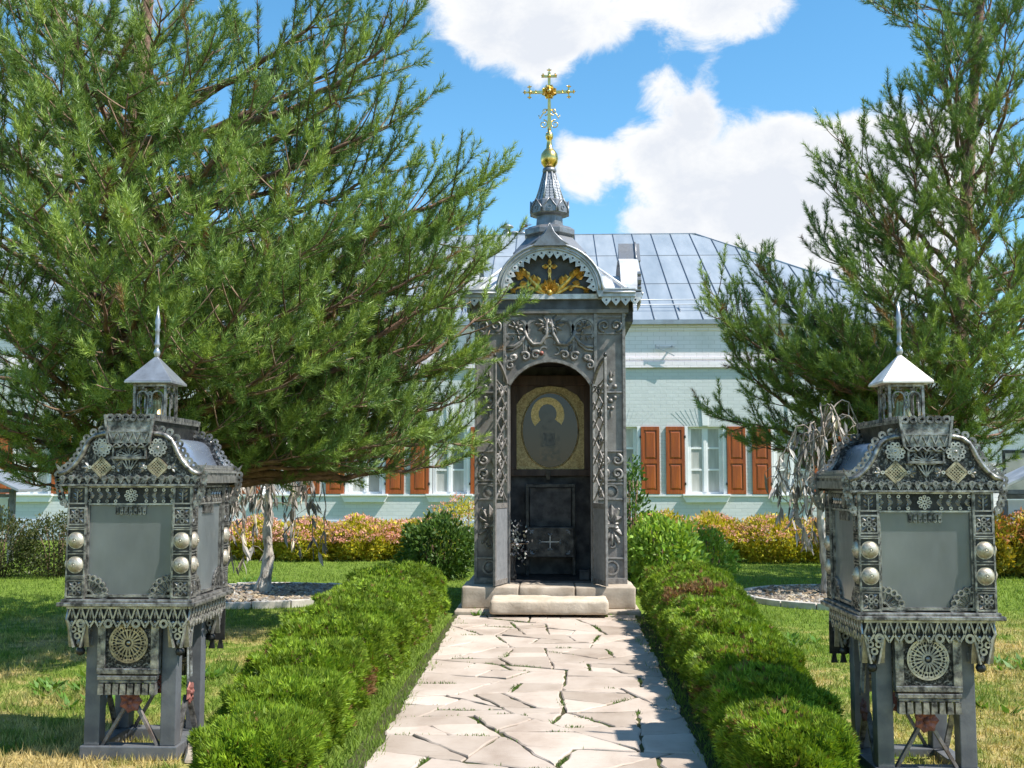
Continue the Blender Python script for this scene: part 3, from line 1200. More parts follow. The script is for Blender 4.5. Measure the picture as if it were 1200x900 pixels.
# ------------------------------------------------------------------ notice stands with little gable roofs
def notice_stand(label, x, y, tops):
    o = thing('notice_stand', label, 'notice board', (x, y, 0), 0, 'roofed notice stands on the lawn')
    hw = .95
    for s_ in (-1, 1):
        MB().box(s_ * hw - .045, s_ * hw + .045, -.045, .045, 0, 1.32).build('post', 'iron_leg', o, bevel=.005)
    MB().box(-hw + .05, hw - .05, -.03, .03, .38, .44).box(-hw + .05, hw - .05, -.03, .03, 1.18, 1.24).build('rail', 'iron_leg', o)
    b = MB().box(-hw + .07, hw - .07, -.02, .02, .46, 1.16).build('board', 'board_white', o)
    for i in range(5):
        MB().box(-.78 + i * .33, -.53 + i * .33, -.027, -.021, .62, 1.0).build('notice_sheet', 'iron_leg' if i in (0, 4) else 'kerb', b)
    r = MB().prism([(-hw - .33, 1.28), (0, 1.86), (hw + .33, 1.28), (hw + .33, 1.33), (0, 1.92), (-hw - .33, 1.33)], -.45, .45)
    r.build('roof', 'grey_metal', o, bevel=.006)
    MB().bar((-hw - .1, -.3, 1.30), (hw + .1, -.3, 1.30), .06).bar((-hw - .1, .3, 1.30), (hw + .1, .3, 1.30), .06).build('tie_beam', 'iron_leg', o)
    return o


p = P(14, 600, 19.5)
notice_stand('grey roofed notice stand with white board in front of the mint house', p.x - .95, 19.5, None)
p = P(1176, 600, 18.5)
notice_stand('grey roofed notice stand in front of the white brick outbuilding', p.x + .95, 18.5, None)
# ------------------------------------------------------------------ ornate iron lanterns
OGEE = [(.383, 0), (.345, .012), (.31, .042), (.283, .075), (.26, .112), (.243, .15), (.222, .186), (.19, .21), (.15, .219), (.10, .221)]


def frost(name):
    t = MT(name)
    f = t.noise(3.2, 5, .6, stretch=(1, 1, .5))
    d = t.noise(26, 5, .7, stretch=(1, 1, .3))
    c = t.ramp(f, [(.3, (.30, .335, .35)), (.7, (.54, .58, .585))])  # blotchy tone puts the soft glow across the pane into the colour
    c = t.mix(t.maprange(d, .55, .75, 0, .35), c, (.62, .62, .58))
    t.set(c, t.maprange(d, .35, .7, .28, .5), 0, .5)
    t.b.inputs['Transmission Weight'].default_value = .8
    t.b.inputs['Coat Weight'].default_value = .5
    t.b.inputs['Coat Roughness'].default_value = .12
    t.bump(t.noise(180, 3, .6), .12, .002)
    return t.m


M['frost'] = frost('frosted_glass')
t = MT('engraved_iron')
v = t.noise(38, 3, .6, dist=1.5)
t.set(t.ramp(v, [(.45, (.018, .0175, .017)), (.55, (.08, .076, .072)), (.66, (.30, .28, .26))]), .45, .65)
t.bump(v, .6, .004)
M['engraved'] = t.m


def rosette(mb, cx, cz, r, y, n=8, th=.008):
    """open flower disc: rim rings round a hub with spokes"""
    mb.ring(cx, cz, r * .13, r * .30, y - th, y, 12)
    for i in range(n):
        a = 2 * math.pi * i / n
        mb.ring(cx + math.cos(a) * r * .74, cz + math.sin(a) * r * .74, r * .10, r * .255, y - th, y, 9)
        mb.bar((cx + math.cos(a) * r * .27, y - th / 2, cz + math.sin(a) * r * .27), (cx + math.cos(a) * r * .52, y - th / 2, cz + math.sin(a) * r * .52), r * .12, th)


def lattice_tile(mb, cx, cz, a, y, th=.007):
    """square pierced tile with a quatrefoil"""
    mb.strip([(cx - a, cz - a), (cx + a, cz - a)], .009, y - th, y).strip([(cx - a, cz + a), (cx + a, cz + a)], .009, y - th, y)
    mb.strip([(cx - a, cz - a), (cx - a, cz + a)], .009, y - th, y).strip([(cx + a, cz - a), (cx + a, cz + a)], .009, y - th, y)
    for i in range(4):
        b = math.pi / 4 + i * math.pi / 2
        mb.petal(cx, cz, b, a * 1.25, a * .6, y, th)
        b += math.pi / 4
        mb.ring(cx + math.cos(b) * a * .55, cz + math.sin(b) * a * .55, a * .17, a * .32, y - th, y, 8)
    mb.ring(cx, cz, a * .12, a * .28, y - th * 1.3, y, 8)


def leaf_tile(mb, cx, cz, a, y, th=.007):
    mb.strip([(cx - a, cz - a), (cx + a, cz - a)], .008, y - th, y).strip([(cx - a, cz + a), (cx + a, cz + a)], .008, y - th, y)
    mb.strip([(cx - a, cz - a), (cx - a, cz + a)], .008, y - th, y).strip([(cx + a, cz - a), (cx + a, cz + a)], .008, y - th, y)
    mb.bar((cx, y - th / 2, cz - a), (cx, y - th / 2, cz + a * .5), .007, th)
    for k in range(3):
        for s_ in (-1, 1):
            mb.petal(cx, cz - a * .75 + k * a * .5, math.pi / 2 - s_ * .8, a * .85, a * .34, y, th)
    mb.petal(cx, cz + a * .25, math.pi / 2, a * .6, a * .35, y, th)


def fringe_run(mb, x0, x1, z1, y, n, drop=.10, th=.008):
    """row of pointed arches with rings below"""
    w = (x1 - x0) / n
    mb.box(x0, x1, y - th, y, z1 - .012, z1)
    for i in range(n):
        c = x0 + (i + .5) * w
        mb.strip([(c - w * .5, z1 - drop * .62), (c - w * .12, z1 - .012)], w * .17, y - th, y)
        mb.strip([(c + w * .5, z1 - drop * .62), (c + w * .12, z1 - .012)], w * .17, y - th, y)
        mb.petal(c, z1 - drop * .58, math.pi / 2, drop * .42, w * .34, y - .001, th)
        if i % 3 == 1:
            mb.ring(c, z1 - drop * .80, w * .22, w * .50, y - th, y, 10)
        else:
            mb.strip([(c - w * .5, z1 - drop * .62), (c, z1 - drop * .98)], w * .2, y - th, y)
            mb.strip([(c + w * .5, z1 - drop * .62), (c, z1 - drop * .98)], w * .2, y - th, y)
            mb.dome(c, z1 - drop * .74, w * .16, y, .006, 7, 2)


def lantern(label, loc, rotz, turret_mat, lean=0.):
    L = thing('garden_lantern', label, 'lantern', loc, rotz, 'ornate iron lanterns flanking the path')
    hw = .336
    # base frame and legs
    lw = .215
    MB().box(-lw - .05, lw + .05, -lw - .05, -lw + .05, 0, .075).box(-lw - .05, lw + .05, lw - .05, lw + .05, 0, .075).box(-lw - .05, -lw + .05, -lw + .05, lw - .05, 0, .075).box(lw - .05, lw + .05, -lw + .05, lw - .05, 0, .075).build('base_frame', 'iron_leg', L, bevel=.006)
    for sx in (-1, 1):
        for sy in (-1, 1):
            MB().box(-.042, .042, -.042, .042, .075, .80).build('leg', 'iron_leg', L, (sx * (lw - .008), sy * (lw - .008), 0), bevel=.005)
    # crossed straps with a red flower on each side
    for k in range(4):
        br = MB()
        for s_ in (-1, 1):
            br.bar((s_ * .02, -lw - .014, .30), (s_ * .15, -lw - .014, .075), .028, .016)
        b = br.build('brace', 'silver' if k % 2 else 'rusty', L, rotz=k * math.pi / 2)
        fl = MB()
        for i in range(7):
            a = 2 * math.pi * i / 7
            fl.petal(0, .31, a, .066, .058, -lw - .028, .014)
        fl.dome(0, .31, .018, -lw - .03, .02, 10, 3)
        fl.build('flower', 'copper', b)
        if k % 2:
            MB().bar((0, -lw - .03, .40), (0.02, -lw - .01, .80), .014, .014).bar((-.05, -lw - .03, .38), (-.02, -lw - .01, .80), .012, .012).build('strut', 'silver', L, rotz=k * math.pi / 2)
    # hanging apron box front and back
    for k in (0, 2):
        ap = MB().box(-.145, .145, -lw - .075, -lw + .03, .47, .80).build('apron', 'engraved', L, rotz=k * math.pi / 2, bevel=.004)
        yf = -lw - .078
        m = MB()
        for s_ in (-1, 1):
            m.box(s_ * .145 - .022, s_ * .145 + .022, yf - .014, yf + .03, .49, .80)
        m.box(-.167, .167, yf - .016, yf + .03, .462, .492).box(-.16, .16, yf - .022, yf + .03, .432, .455).box(-.152, .152, yf - .012, yf + .03, .414, .43)
        m.build('apron_frame', 'silver', ap, bevel=.004)
        d = MB()
        for i in range(8):
            x_ = -.14 + i * .04
            d.prism([(x_ - .016, .355), (x_ + .016, .355), (x_ + .013, .412), (x_ - .013, .412)], yf - .022, yf + .02)
        d.build('dentils', 'silver', ap)
        r = MB()
        rosette_c = .625
        rr = .106
        r.ring(0, rosette_c, rr * .90, rr, yf - .008, yf - .001, 36)
        r.ring(0, rosette_c, rr * .18, rr * .28, yf - .012, yf - .001, 14)
        r.dome(0, rosette_c, rr * .14, yf, .014, 10, 3)
        for i in range(18):
            a = 2 * math.pi * i / 18
            r.bar((math.cos(a) * rr * .27, yf - .005, rosette_c + math.sin(a) * rr * .27), (math.cos(a) * rr * .6, yf - .005, rosette_c + math.sin(a) * rr * .6), .009, .009)
            r.ring(math.cos(a) * rr * .75, rosette_c + math.sin(a) * rr * .75, rr * .07, rr * .17, yf - .008, yf - .001, 8)
        r.build('rosette', 'brass' if turret_mat == 'turret_grey' else 'silver_lt', ap)
    # side plates hanging at the back, notched along the bottom
    m = MB()
    for s_ in (-1, 1):
        m.box(s_ * .27 - .075, s_ * .27 + .075, .285, .30, .56, .74)
        for i in range(3):
            x_ = s_ * .27 - .05 + i * .05
            m.prism([(x_ - .018, .51), (x_ + .018, .51), (x_ + .008, .56), (x_ - .008, .56)], .285, .30)
    m.build('back_plate', 'iron', L)
    # shelf, fringe and corner pendants
    MB().box(-.372, .372, -.372, .372, .824, .846).box(-.355, .355, -.355, .355, .846, .862).build('shelf', 'silver', L, bevel=.005)
    MB().box(-.322, .322, -.322, .322, .745, .822).build('shelf_box', 'iron', L)
    fr = MB()
    fringe_run(fr, -.325, .325, .822, -.328, 13, .112)
    fme = fr.mesh('fringe', M['silver_lt'])
    for k in range(4):
        link('fringe', fme, L, (0, 0, 0), k * math.pi / 2)
    pm = MB().frustum(.60, .018, .018, .72, .05, .05).frustum(.72, .052, .052, .745, .052, .052)
    pm.lathe([(.004, .555), (.02, .562), (.026, .578), (.02, .594), (.012, .602)], 12)
    pme = pm.mesh('pendant', M['iron'])
    pr = MB()
    for k in range(4):
        q = MB()
        q.strip([(-.05, .735), (.05, .735)], .01, -.058, -.05).strip([(-.047, .735), (-.018, .605)], .010, -.056, -.03).strip([(.047, .735), (.018, .605)], .010, -.056, -.03)
        q.ring(-.02, .70, .008, .018, -.053, -.045, 9).ring(.02, .70, .008, .018, -.053, -.045, 9).ring(0, .665, .009, .02, -.048, -.036, 9).petal(0, .655, -math.pi / 2, .045, .022, -.034, .008)
        pr.join(q.rot(k))
    prm = pr.mesh('pendant_fret', M['silver_lt'])
    for sx in (-1, 1):
        for sy in (-1, 1):
            pd = link('pendant', pme, L, (sx * .272, sy * .272, 0))
            link('pendant_fret', prm, pd)
    # glass box
    z0, z1 = .862, 1.468
    MB().box(-.29, .29, -.29, .29, z0, z0 + .01).build('floor_plate', 'iron', L)
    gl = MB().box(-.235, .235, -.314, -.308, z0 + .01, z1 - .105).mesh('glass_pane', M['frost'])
    fan = MB()
    for s_ in (-1, 1):
        cx, cz = s_ * .225, z0 + .015
        for i in range(6):
            a = math.pi / 2 + s_ * (i * math.pi / 2 / 5)
            ex, ez = cx + math.cos(a) * .098, cz + math.sin(a) * .098
            fan.ring(ex, ez, .011, .0185, -.326, -.316, 10)
            fan.strip([(cx, cz), (cx + math.cos(a - .13) * .085, cz + math.sin(a - .13) * .085)], .006, -.323, -.316)
            fan.strip([(cx, cz), (cx + math.cos(a + .13) * .085, cz + math.sin(a + .13) * .085)], .006, -.323, -.316)
        a0 = math.pi / 2 if s_ > 0 else 0
        fan.ring(cx, cz, .028, .038, -.324, -.316, 8, a0, a0 + math.pi / 2)
    fan_me = meshes(fan, 'corner_fan', 'silver')
    tabs = MB()
    zt = z1 - .108
    tabs.box(-.085, .085, -.326, -.316, zt - .008, zt)
    for i in range(7):
        x_ = -.075 + i * .025
        tabs.box(x_ - .008, x_ + .008, -.325, -.316, zt - .036, zt - .008)
        tabs.ring(x_, zt - .04, .003, .010, -.325, -.316, 6)
    tab_me = tabs.mesh('letter_tabs', M['silver'])
    glf = MB().strip([(-.232, z0 + .012), (-.232, z1 - .106)], .014, -.326, -.307).strip([(.232, z0 + .012), (.232, z1 - .106)], .014, -.326, -.307).strip([(-.232, z0 + .016), (.232, z0 + .016)], .014, -.327, -.307)
    glf_me = glf.mesh('pane_frame', M['silver'])
    # frieze over the glass
    fz_b = MB().box(-.235, .235, -.318, -.296, z1 - .105, z1).mesh('frieze', M['iron'])
    fzr = MB()
    zc_ = z1 - .054
    fzr.strip([(-.232, z1 - .1), (.232, z1 - .1)], .009, -.328, -.318).strip([(-.232, z1 - .006), (.232, z1 - .006)], .009, -.328, -.318)
    rosette(fzr, 0, zc_, .038, -.318, 8)
    for s_ in (-1, 1):
        for i in range(4):
            x_ = s_ * (.062 + i * .047)
            fzr.petal(x_, zc_, math.pi / 2 - s_ * 1.0, .036, .016, -.318, .008).petal(x_, zc_, -math.pi / 2 + s_ * 1.0, .036, .016, -.318, .008)
            fzr.petal(x_, zc_, 0 if s_ > 0 else math.pi, .03, .014, -.318, .008)
            fzr.ring(x_ + s_ * .022, zc_ + .03, .004, .010, -.326, -.318, 7).ring(x_ + s_ * .022, zc_ - .03, .004, .010, -.326, -.318, 7)
    fzr_me = fzr.mesh('frieze_relief', M['silver_lt'])
    for k in range(4):
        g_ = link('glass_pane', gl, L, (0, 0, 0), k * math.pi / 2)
        link('pane_frame', glf_me, g_)
        for me in fan_me:
            link('corner_fan', me, g_)
        link('letter_tabs', tab_me, g_)
        f2 = link('frieze', fz_b, L, (0, 0, 0), k * math.pi / 2)
        link('frieze_relief', fzr_me, f2)
    # corner columns with tiles and domed bosses
    colm = MB().box(-.0475, .0475, -.0475, .0475, z0, z1).mesh('corner_column', M['iron'])
    rel = MB()
    bos = MB()
    for k in range(4):
        q = MB()
        y = -.0475
        leaf_tile(q, 0, z1 - .052, .044, y)
        lattice_tile(q, 0, z1 - .165, .044, y)
        lattice_tile(q, 0, z0 + .055, .044, y)
        for zz in (z1 - .225, z1 - .235, z0 + .255, z0 + .240, z0 + .112, z0 + .122):
            q.box(-.046, .046, y - .009, y, zz - .003, zz + .003)
        q.strip([(-.0475, z0), (-.0475, z1)], .008, y - .006, y + .002).strip([(.0475, z0), (.0475, z1)], .008, y - .006, y + .002)
        rel.join(q.rot(k))
    rel_me = rel.mesh('column_relief', M['silver'])
    bme = MB().dome(0, 0, .043, 0, .027, 20, 6).ring(0, 0, .036, .046, -.006, 0, 18).ring(0, 0, .010, .013, -.0285, -.024, 10).dome(0, 0, .005, -.026, .006, 6, 2).mesh('boss', M['boss'])
    for sx in (-1, 1):
        for sy in (-1, 1):
            c_ = link('corner_column', colm, L, (sx * .2875, sy * .2875, 0))
            link('column_relief', rel_me, c_)
            for k in range(4):
                # only the outer faces carry bosses
                nx_, ny_ = [(0, -1), (1, 0), (0, 1), (-1, 0)][k]
                if nx_ * sx + ny_ * sy < 0:
                    continue
                for zz in (z0 + .31 + .002, z0 + .182):
                    link('boss', bme, c_, (nx_ * .0475, ny_ * .0475, zz), k * math.pi / 2)
    # ceiling, gables and ogee vault
    zg = 1.528
    MB().box(-.34, .34, -.34, .34, z1, z1 + .012).build('ceiling_plate', 'iron', L)
    prof = [(x_, z_ + zg) for x_, z_ in OGEE]
    full = [(-x_, z_) for x_, z_ in prof] + [(x_, z_) for x_, z_ in reversed(prof)]
    inner = [(x_ * .93, z_ - .016) for x_, z_ in full]
    v = MB().prism([(-.355, z1 + .012)] + inner + [(.355, z1 + .012)], -.33, .33)
    v.sm = [True] * len(v.sm)
    v.build('vault', 'vault', L)
    gb = MB().prism([(-.383, z1 + .0)] + full + [(.383, z1 + .0)], -.352, -.331)
    gbm = gb.mesh('gable', M['engraved'])
    gr = MB()
    yf = -.352
    gr.tube([(x_, yf - .004, z_) for x_, z_ in full[:10]], .0135, 7).tube([(x_, yf - .004, z_) for x_, z_ in full[10:]], .0135, 7)
    # toothed band
    gr.box(-.383, .383, yf - .008, yf, zg - .022, zg - .012)
    nT = 17
    for i in range(nT):
        x_ = -.362 + i * .724 / (nT - 1)
        gr.prism([(x_ - .021, zg - .014), (x_ - .0, zg - .052), (x_ + .021, zg - .014)], yf - .010, yf)
        gr.ring(x_, zg - .018, .007, .0145, yf - .014, yf, 9)
    gr.box(-.385, .385, yf - .012, yf, z1 - .002, z1 + .008)
    gr_me = gr.mesh('gable_moulding', M['silver'])
    cr = MB()
    for s_ in (-1, 1):
        cum = []
        pts = prof[::1]
        tot = 0
        seg = []
        for i in range(len(pts) - 1):
            d_ = math.hypot(pts[i + 1][0] - pts[i][0], pts[i + 1][1] - pts[i][1])
            seg.append((tot, d_, pts[i], pts[i + 1]))
            tot += d_
        n_ = 10
        for j in range(n_):
            t_ = (j + .75) / (n_ + .3) * tot
            for st, d_, a_, b_ in seg:
                if st <= t_ <= st + d_:
                    u = (t_ - st) / d_
                    cx, cz = a_[0] + (b_[0] - a_[0]) * u, a_[1] + (b_[1] - a_[1]) * u
                    tx, tz = (b_[0] - a_[0]) / d_, (b_[1] - a_[1]) / d_
                    ox, oz = tz, -tx
                    cr.ring(s_ * (cx + ox * .026), cz + oz * .026, .0085, .0205, -.348, -.337, 11)
                    cr.ring(s_ * (cx + ox * .012), cz + oz * .012, .0, .012, -.346, -.338, 6)
        cr.prism([(s_ * .36, zg + .012), (s_ * .415, zg + .062), (s_ * .40, zg + .03), (s_ * .388, zg)], -.348, -.337)
    cr_me = meshes(cr, 'crest', 'silver', .01)
    ro = MB()
    for s_ in (-1, 1):
        rosette(ro, s_ * .152, zg + .143, .052, yf, 10, .014)
        ro.dome(s_ * .152, zg + .143, .010, yf - .012, .008, 8, 2)
    ro_me = meshes(ro, 'gable_rosette', 'silver_lt', .006)
    lz = MB()
    dt = MB()
    for s_ in (-1, 1):
        cx, cz, a = s_ * .152, zg + .038, .053
        lz.strip([(cx - a, cz), (cx, cz + a)], .012, yf - .012, yf).strip([(cx, cz + a), (cx + a, cz)], .012, yf - .012, yf).strip([(cx + a, cz), (cx, cz - a)], .012, yf - .012, yf).strip([(cx, cz - a), (cx - a, cz)], .012, yf - .012, yf)
        for i in range(1, 6):
            u = i / 6
            lz.strip([(cx - a + a * u, cz + a * u), (cx + a * u, cz - a + a * u)], .0055, yf - .009, yf)
            lz.strip([(cx - a + a * u, cz - a * u), (cx + a * u, cz + a - a * u)], .0055, yf - .0085, yf)
        for e in (-1, 1):
            bx = cx + e * (a + .012)
            dt.ring(bx, cz, .003, .010, yf - .012, yf, 8)
            for an_ in (0, .9, -.9):
                dt.petal(bx + e * .008, cz, (0 if e > 0 else math.pi) + an_, .036, .018, yf, .01)
    lz_me, dt_me = meshes(lz, 'lozenge', 'brass'), meshes(dt, 'lozenge_leaf', 'silver_lt', .004)
    fn = MB()
    # half-round fan with inverted fan below
    fn.strip([(-.088, zg + .148), (.088, zg + .148)], .009, yf - .02, yf).strip([(-.088, zg + .148), (-.088, zg + .095)], .009, yf - .02, yf).strip([(.088, zg + .148), (.088, zg + .095)], .009, yf - .02, yf)
    fn.box(-.095, .095, yf - .03, yf, zg + .083, zg + .096)
    for i in range(7):
        a = math.pi * (i + .5) / 7
        fn.strip([(0, zg + .097), (math.cos(a) * .072, zg + .097 + math.sin(a) * .046)], .006, yf - .014, yf)
        fn.ring(math.cos(a) * .066, zg + .097 + math.sin(a) * .042, .003, .0095, yf - .016, yf, 7)
    for i in range(5):
        x_ = (i - 2) * .0235
        fn.strip([(x_, zg + .082), (0, zg + .016)], .006, yf - .013, yf)
    fn.strip([(-.052, zg + .08), (.052, zg + .08)], .008, yf - .014, yf)
    fn_me = fn.mesh('gable_fan', M['silver'])
    for k in (0, 2):
        g_ = link('gable', gbm, L, (0, 0, 0), k * math.pi / 2)
        for nm, me in (('gable_moulding', gr_me), ('crest', cr_me), ('gable_rosette', ro_me), ('lozenge', lz_me), ('lozenge_leaf', dt_me), ('gable_fan', fn_me)):
            for me1 in (me if isinstance(me, list) else [me]):
                link(nm, me1, g_)
    # side eaves with a comb crest
    ev = MB().box(.33, .375, -.33, .33, z1 + .012, zg + .008).mesh('side_eave', M['silver'])
    ec = MB().box(.335, .382, -.345, .345, zg + .009, zg + .022)
    for i in range(30):
        y_ = -.335 + i * .67 / 29
        ec.box(.352, .360, y_ - .006, y_ + .006, zg + .022, zg + .052)
        ec.box(.375, .384, y_ - .006, y_ + .006, z1 + .014, zg - .008)
    ec.box(.35, .362, -.335, .335, zg + .03, zg + .036)
    ec_me = ec.mesh('comb_crest', M['silver_lt'])
    # scalloped brackets hanging at the side corners
    bk_ = MB()
    for s_ in (-1, 1):
        for i in range(6):
            u = i / 5
            bk_.ring(.40 - .035 * u * u, zg + .0 - .03 * i, .008, .021, s_ * .335 - .005, s_ * .335 + .005, 10)
        bk_.bar((.35, s_ * .335, z1 - .12), (.385, s_ * .335, z1 - .0), .012, .012)
    bk_me = meshes(bk_, 'side_bracket', 'silver', .03)
    for k in (0, 2):
        e_ = link('side_eave', ev, L, (0, 0, 0), k * math.pi / 2)
        link('comb_crest', ec_me, e_)
        for me in bk_me:
            link('side_bracket', me, e_)
    # long ridge trough with scalloped rims
    zr0, zr1 = zg + .168, zg + .322
    MB().frustum(zr0 + .02, .105, .335, zr1 - .012, .128, .375).build('ridge_box', 'iron', L)
    rb = MB()
    for k, (a0, a1, hl) in enumerate(((.108, .131, .379), (.108, .131, .379))):
        q = MB()
        yf2 = -.372
        q.prism([(-.112, zr0), (.112, zr0), (.132, zr1 - .02), (-.132, zr1 - .02)], yf2 - .008, yf2)
        q.strip([(-.112, zr0), (-.133, zr1)], .012, yf2 - .018, yf2).strip([(.112, zr0), (.133, zr1)], .012, yf2 - .018, yf2)
        q.strip([(-.12, zr0 + .062), (.12, zr0 + .062)], .008, yf2 - .016, yf2)
        for i in range(6):
            x_ = -.105 + i * .042
            q.ring(x_, zr1 - .016, .010, .021, yf2 - .016, yf2, 10)
        for i in range(5):
            x_ = -.088 + i * .044
            q.strip([(x_ - .02, zr0 + .058), (x_, zr0 + .012), (x_ + .02, zr0 + .058)], .009, yf2 - .016, yf2)
            q.strip([(x_ - .021, zr0 - .0), (x_, zr0 - .02), (x_ + .021, zr0 - .0)], .008, yf2 - .014, yf2)
        rb.join(q.rot(2 * k))
    for s_ in (-1, 1):
        for i in range(26):
            y_ = -.35 + i * .70 / 25
            rb.box(s_ * .126 - .006, s_ * .126 + .006, y_ - .007, y_ + .007, zr1 - .03, zr1 + .004)
        rb.box(s_ * .126 - .009, s_ * .126 + .009, -.37, .37, zr1 - .032, zr1 - .018)
        rb.box(s_ * .112 - .006, s_ * .112 + .006, -.37, .37, zr0 + .015, zr0 + .03)
    rb.build('ridge_fretwork', 'silver', L)
    # bell turret
    zt0 = zr1 - .012
    zt1 = zt0 + .205
    tw = .088
    tur = MB()
    for sx in (-1, 1):
        for sy in (-1, 1):
            tur.box(sx * tw - .007, sx * tw + .007, sy * tw - .007, sy * tw + .007, zt0, zt1)
    for k in range(4):
        q = MB()
        y = -tw
        q.strip([(-tw, zt1 - .008), (tw, zt1 - .008)], .016, y - .006, y + .004)
        for s_ in (-1, 1):
            q.ring(s_ * tw * .47, zt1 - .075, .028, .036, y - .005, y + .003, 10, 0, math.pi)
            q.strip([(s_ * tw * .47 + .032, zt1 - .075), (s_ * tw * .47 + .026, zt0)], .007, y - .004, y + .003)
            q.strip([(s_ * tw * .47 - .032, zt1 - .075), (s_ * tw * .47 - .026, zt1 - .13)], .007, y - .004, y + .003)
            for a in (.4, 1.57, 2.7):
                q.petal(s_ * tw * .47, zt1 - .035, a, .024, .012, y - .002, .006)
        q.ring(0, zt1 - .10, .006, .015, y - .005, y + .003, 8).ring(0, zt1 - .055, .004, .012, y - .005, y + .003, 8).petal(0, zt1 - .115, -1.57, .03, .02, y, .006)
        tur.join(q.rot(k))
    tu = tur.build('bell_turret', 'silver', L)
    MB().frustum(zt1, .135, .135, zt1 + .012, .135, .135).frustum(zt1 + .012, .135, .135, zt1 + .165, .006, .006).build('turret_roof', turret_mat, tu, bevel=.003)
    zs = zt1 + .155
    MB().lathe([(.010, 0), (.014, .012), (.020, .03), (.015, .048), (.008, .058), (.013, .068), (.017, .08), (.012, .095), (.011, .15), (.016, .165), (.011, .178), (.016, .21), (.002, .305)], 10, (0, 0, zs)).build('finial', 'turret_grey', tu)
    zb_ = zt1 - .055
    MB().lathe([(.004, .03), (.012, .0), (.026, -.012), (.034, -.04), (.040, -.075), (.055, -.115), (.058, -.122), (.05, -.124)], 16, (0, 0, zb_)).build('bell', 'bell', tu)
    return L


p = P(151, 640, 5.85)
lantern('ornate iron lantern with grey bell-turret roof and frosted glass', (p.x, 5.85 + .336, 0), R(0), 'turret_grey')
p = P(1086, 640, 5.66)
lantern('ornate iron lantern with pale pinkish bell-turret roof and frosted glass', (p.x, 5.66 + .336, -.03), R(0), 'turret_pale')
# small stone beside the foot of the left lantern
q = P(243, 893, 5.95)
st = MB().frustum(0, .17, .20, .06, .15, .18)
tag(st.build('stone_block', 'stone', None, (q.x, 6.1, 0), .3, bevel=.02), 'small flat stone block at the foot of the grey-roofed lantern', 'stone')
# ------------------------------------------------------------------ the chapel
CY = 12.8                         # front plane
CX0 = P(645, 600, CY).x
chapel = thing('chapel', 'small dark metal chapel with open doors, arched gable and gilded cross', 'chapel', (CX0, CY + .9, 0))
YF = -.9                          # front plane, local
s100 = .01


def cx(px):
    return (px - 645) * s100


def cz(py, Y=CY):
    return P(645, py, Y).z


HB = .885                         # half body
ZB = .30                          # floor
Z_TOP = cz(366)
# plinth and steps
for xa, xb_ in ((-1.0, -.36), (-.352, .27), (.278, .95)):
    rough_block('plinth_block', 'stone', chapel, xa, xb_, -1.30, -.55, .06, ZB, .018, .006)
MB().box(-.98, .93, -.545, 1.0, .06, ZB - .003).build('plinth_core', 'stone', chapel, bevel=.01)
for xa, xb_ in ((-1.06, -.47), (-.462, .30), (.308, .99)):
    rough_block('foot_slab', 'stone', chapel, xa, xb_, -1.55, -.3, 0, .06, .012, .005)
t = MT('worn_step_stone')
f = t.noise(4, 7, .65)
t.set(t.ramp(f, [(.3, (.36, .285, .205)), (.55, (.50, .42, .325)), (.7, (.58, .50, .40))]), .85)
t.bump(t.noise(30, 5, .65), .5, .012)
M['step'] = t.m
stp = rough_block('step_block', 'step', None, -.64, .63, -.27, .27, 0, .15, .028, .012, .05, (CX0 - .01, CY - .70, .061))
tag(stp, 'worn pale stone step block before the chapel doors', 'step')

# shell: front with arched door opening, sides, back
DW = .47
ZS, ZA = cz(452), cz(424)         # spring and crown of the arch
NA = 14


def door_arc(w, zs, za, n=NA):
    # segmental arch through (-w,zs) (0,za) (w,zs)
    h = za - zs
    r = (w * w + h * h) / (2 * h)
    a = math.asin(w / r)
    return [(r * math.sin(-a + 2 * a * i / n), za - r + r * math.cos(-a + 2 * a * i / n)) for i in range(n + 1)]


arc = door_arc(DW, ZS, ZA)
body = MB()
body.box(-HB, -DW, YF, YF + .10, ZB, Z_TOP).box(DW, HB, YF, YF + .10, ZB, Z_TOP)
body.prism([(-DW, Z_TOP)] + arc + [(DW, Z_TOP)], YF + .001, YF + .10)
for s_ in (-1, 1):
    body.box(s_ * HB - (.06 if s_ > 0 else 0), s_ * HB + (0 if s_ > 0 else .06), YF + .10, HB, ZB, Z_TOP)
body.box(-HB, HB, HB, HB + .02, ZB, Z_TOP)
body.build('shell', 'chapel', chapel)
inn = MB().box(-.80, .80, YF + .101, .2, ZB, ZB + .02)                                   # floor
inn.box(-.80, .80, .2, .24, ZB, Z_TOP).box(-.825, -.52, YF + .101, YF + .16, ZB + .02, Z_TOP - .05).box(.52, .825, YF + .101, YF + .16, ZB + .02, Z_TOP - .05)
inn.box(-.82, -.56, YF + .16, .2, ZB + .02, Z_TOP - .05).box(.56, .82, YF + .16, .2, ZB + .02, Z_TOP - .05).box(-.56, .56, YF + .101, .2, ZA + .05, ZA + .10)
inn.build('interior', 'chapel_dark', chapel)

# pilasters: edge mouldings, panels and relief on the front
zz = cz
pil = MB()
for e in (-HB + .018, -.535, .0):
    if e:
        pil.box(e - .018, e + .018, YF - .03, YF, ZB, Z_TOP)
for py in (430 - 5, 547, 555, 563, 587, 660, 672):
    pass
for py in (460, 529, 563, 567, 585, 654):
    pil.box(-HB + .036, -.553, YF - .024, YF, zz(py) - .010, zz(py) + .010)
pil.box(-HB, -.515, YF - .035, YF, ZB, ZB + .07)
pil.mirror()
pil.build('pilaster_moulding', 'chapel_relief', chapel, bevel=.004)
rel = MB()
pcx = -.71
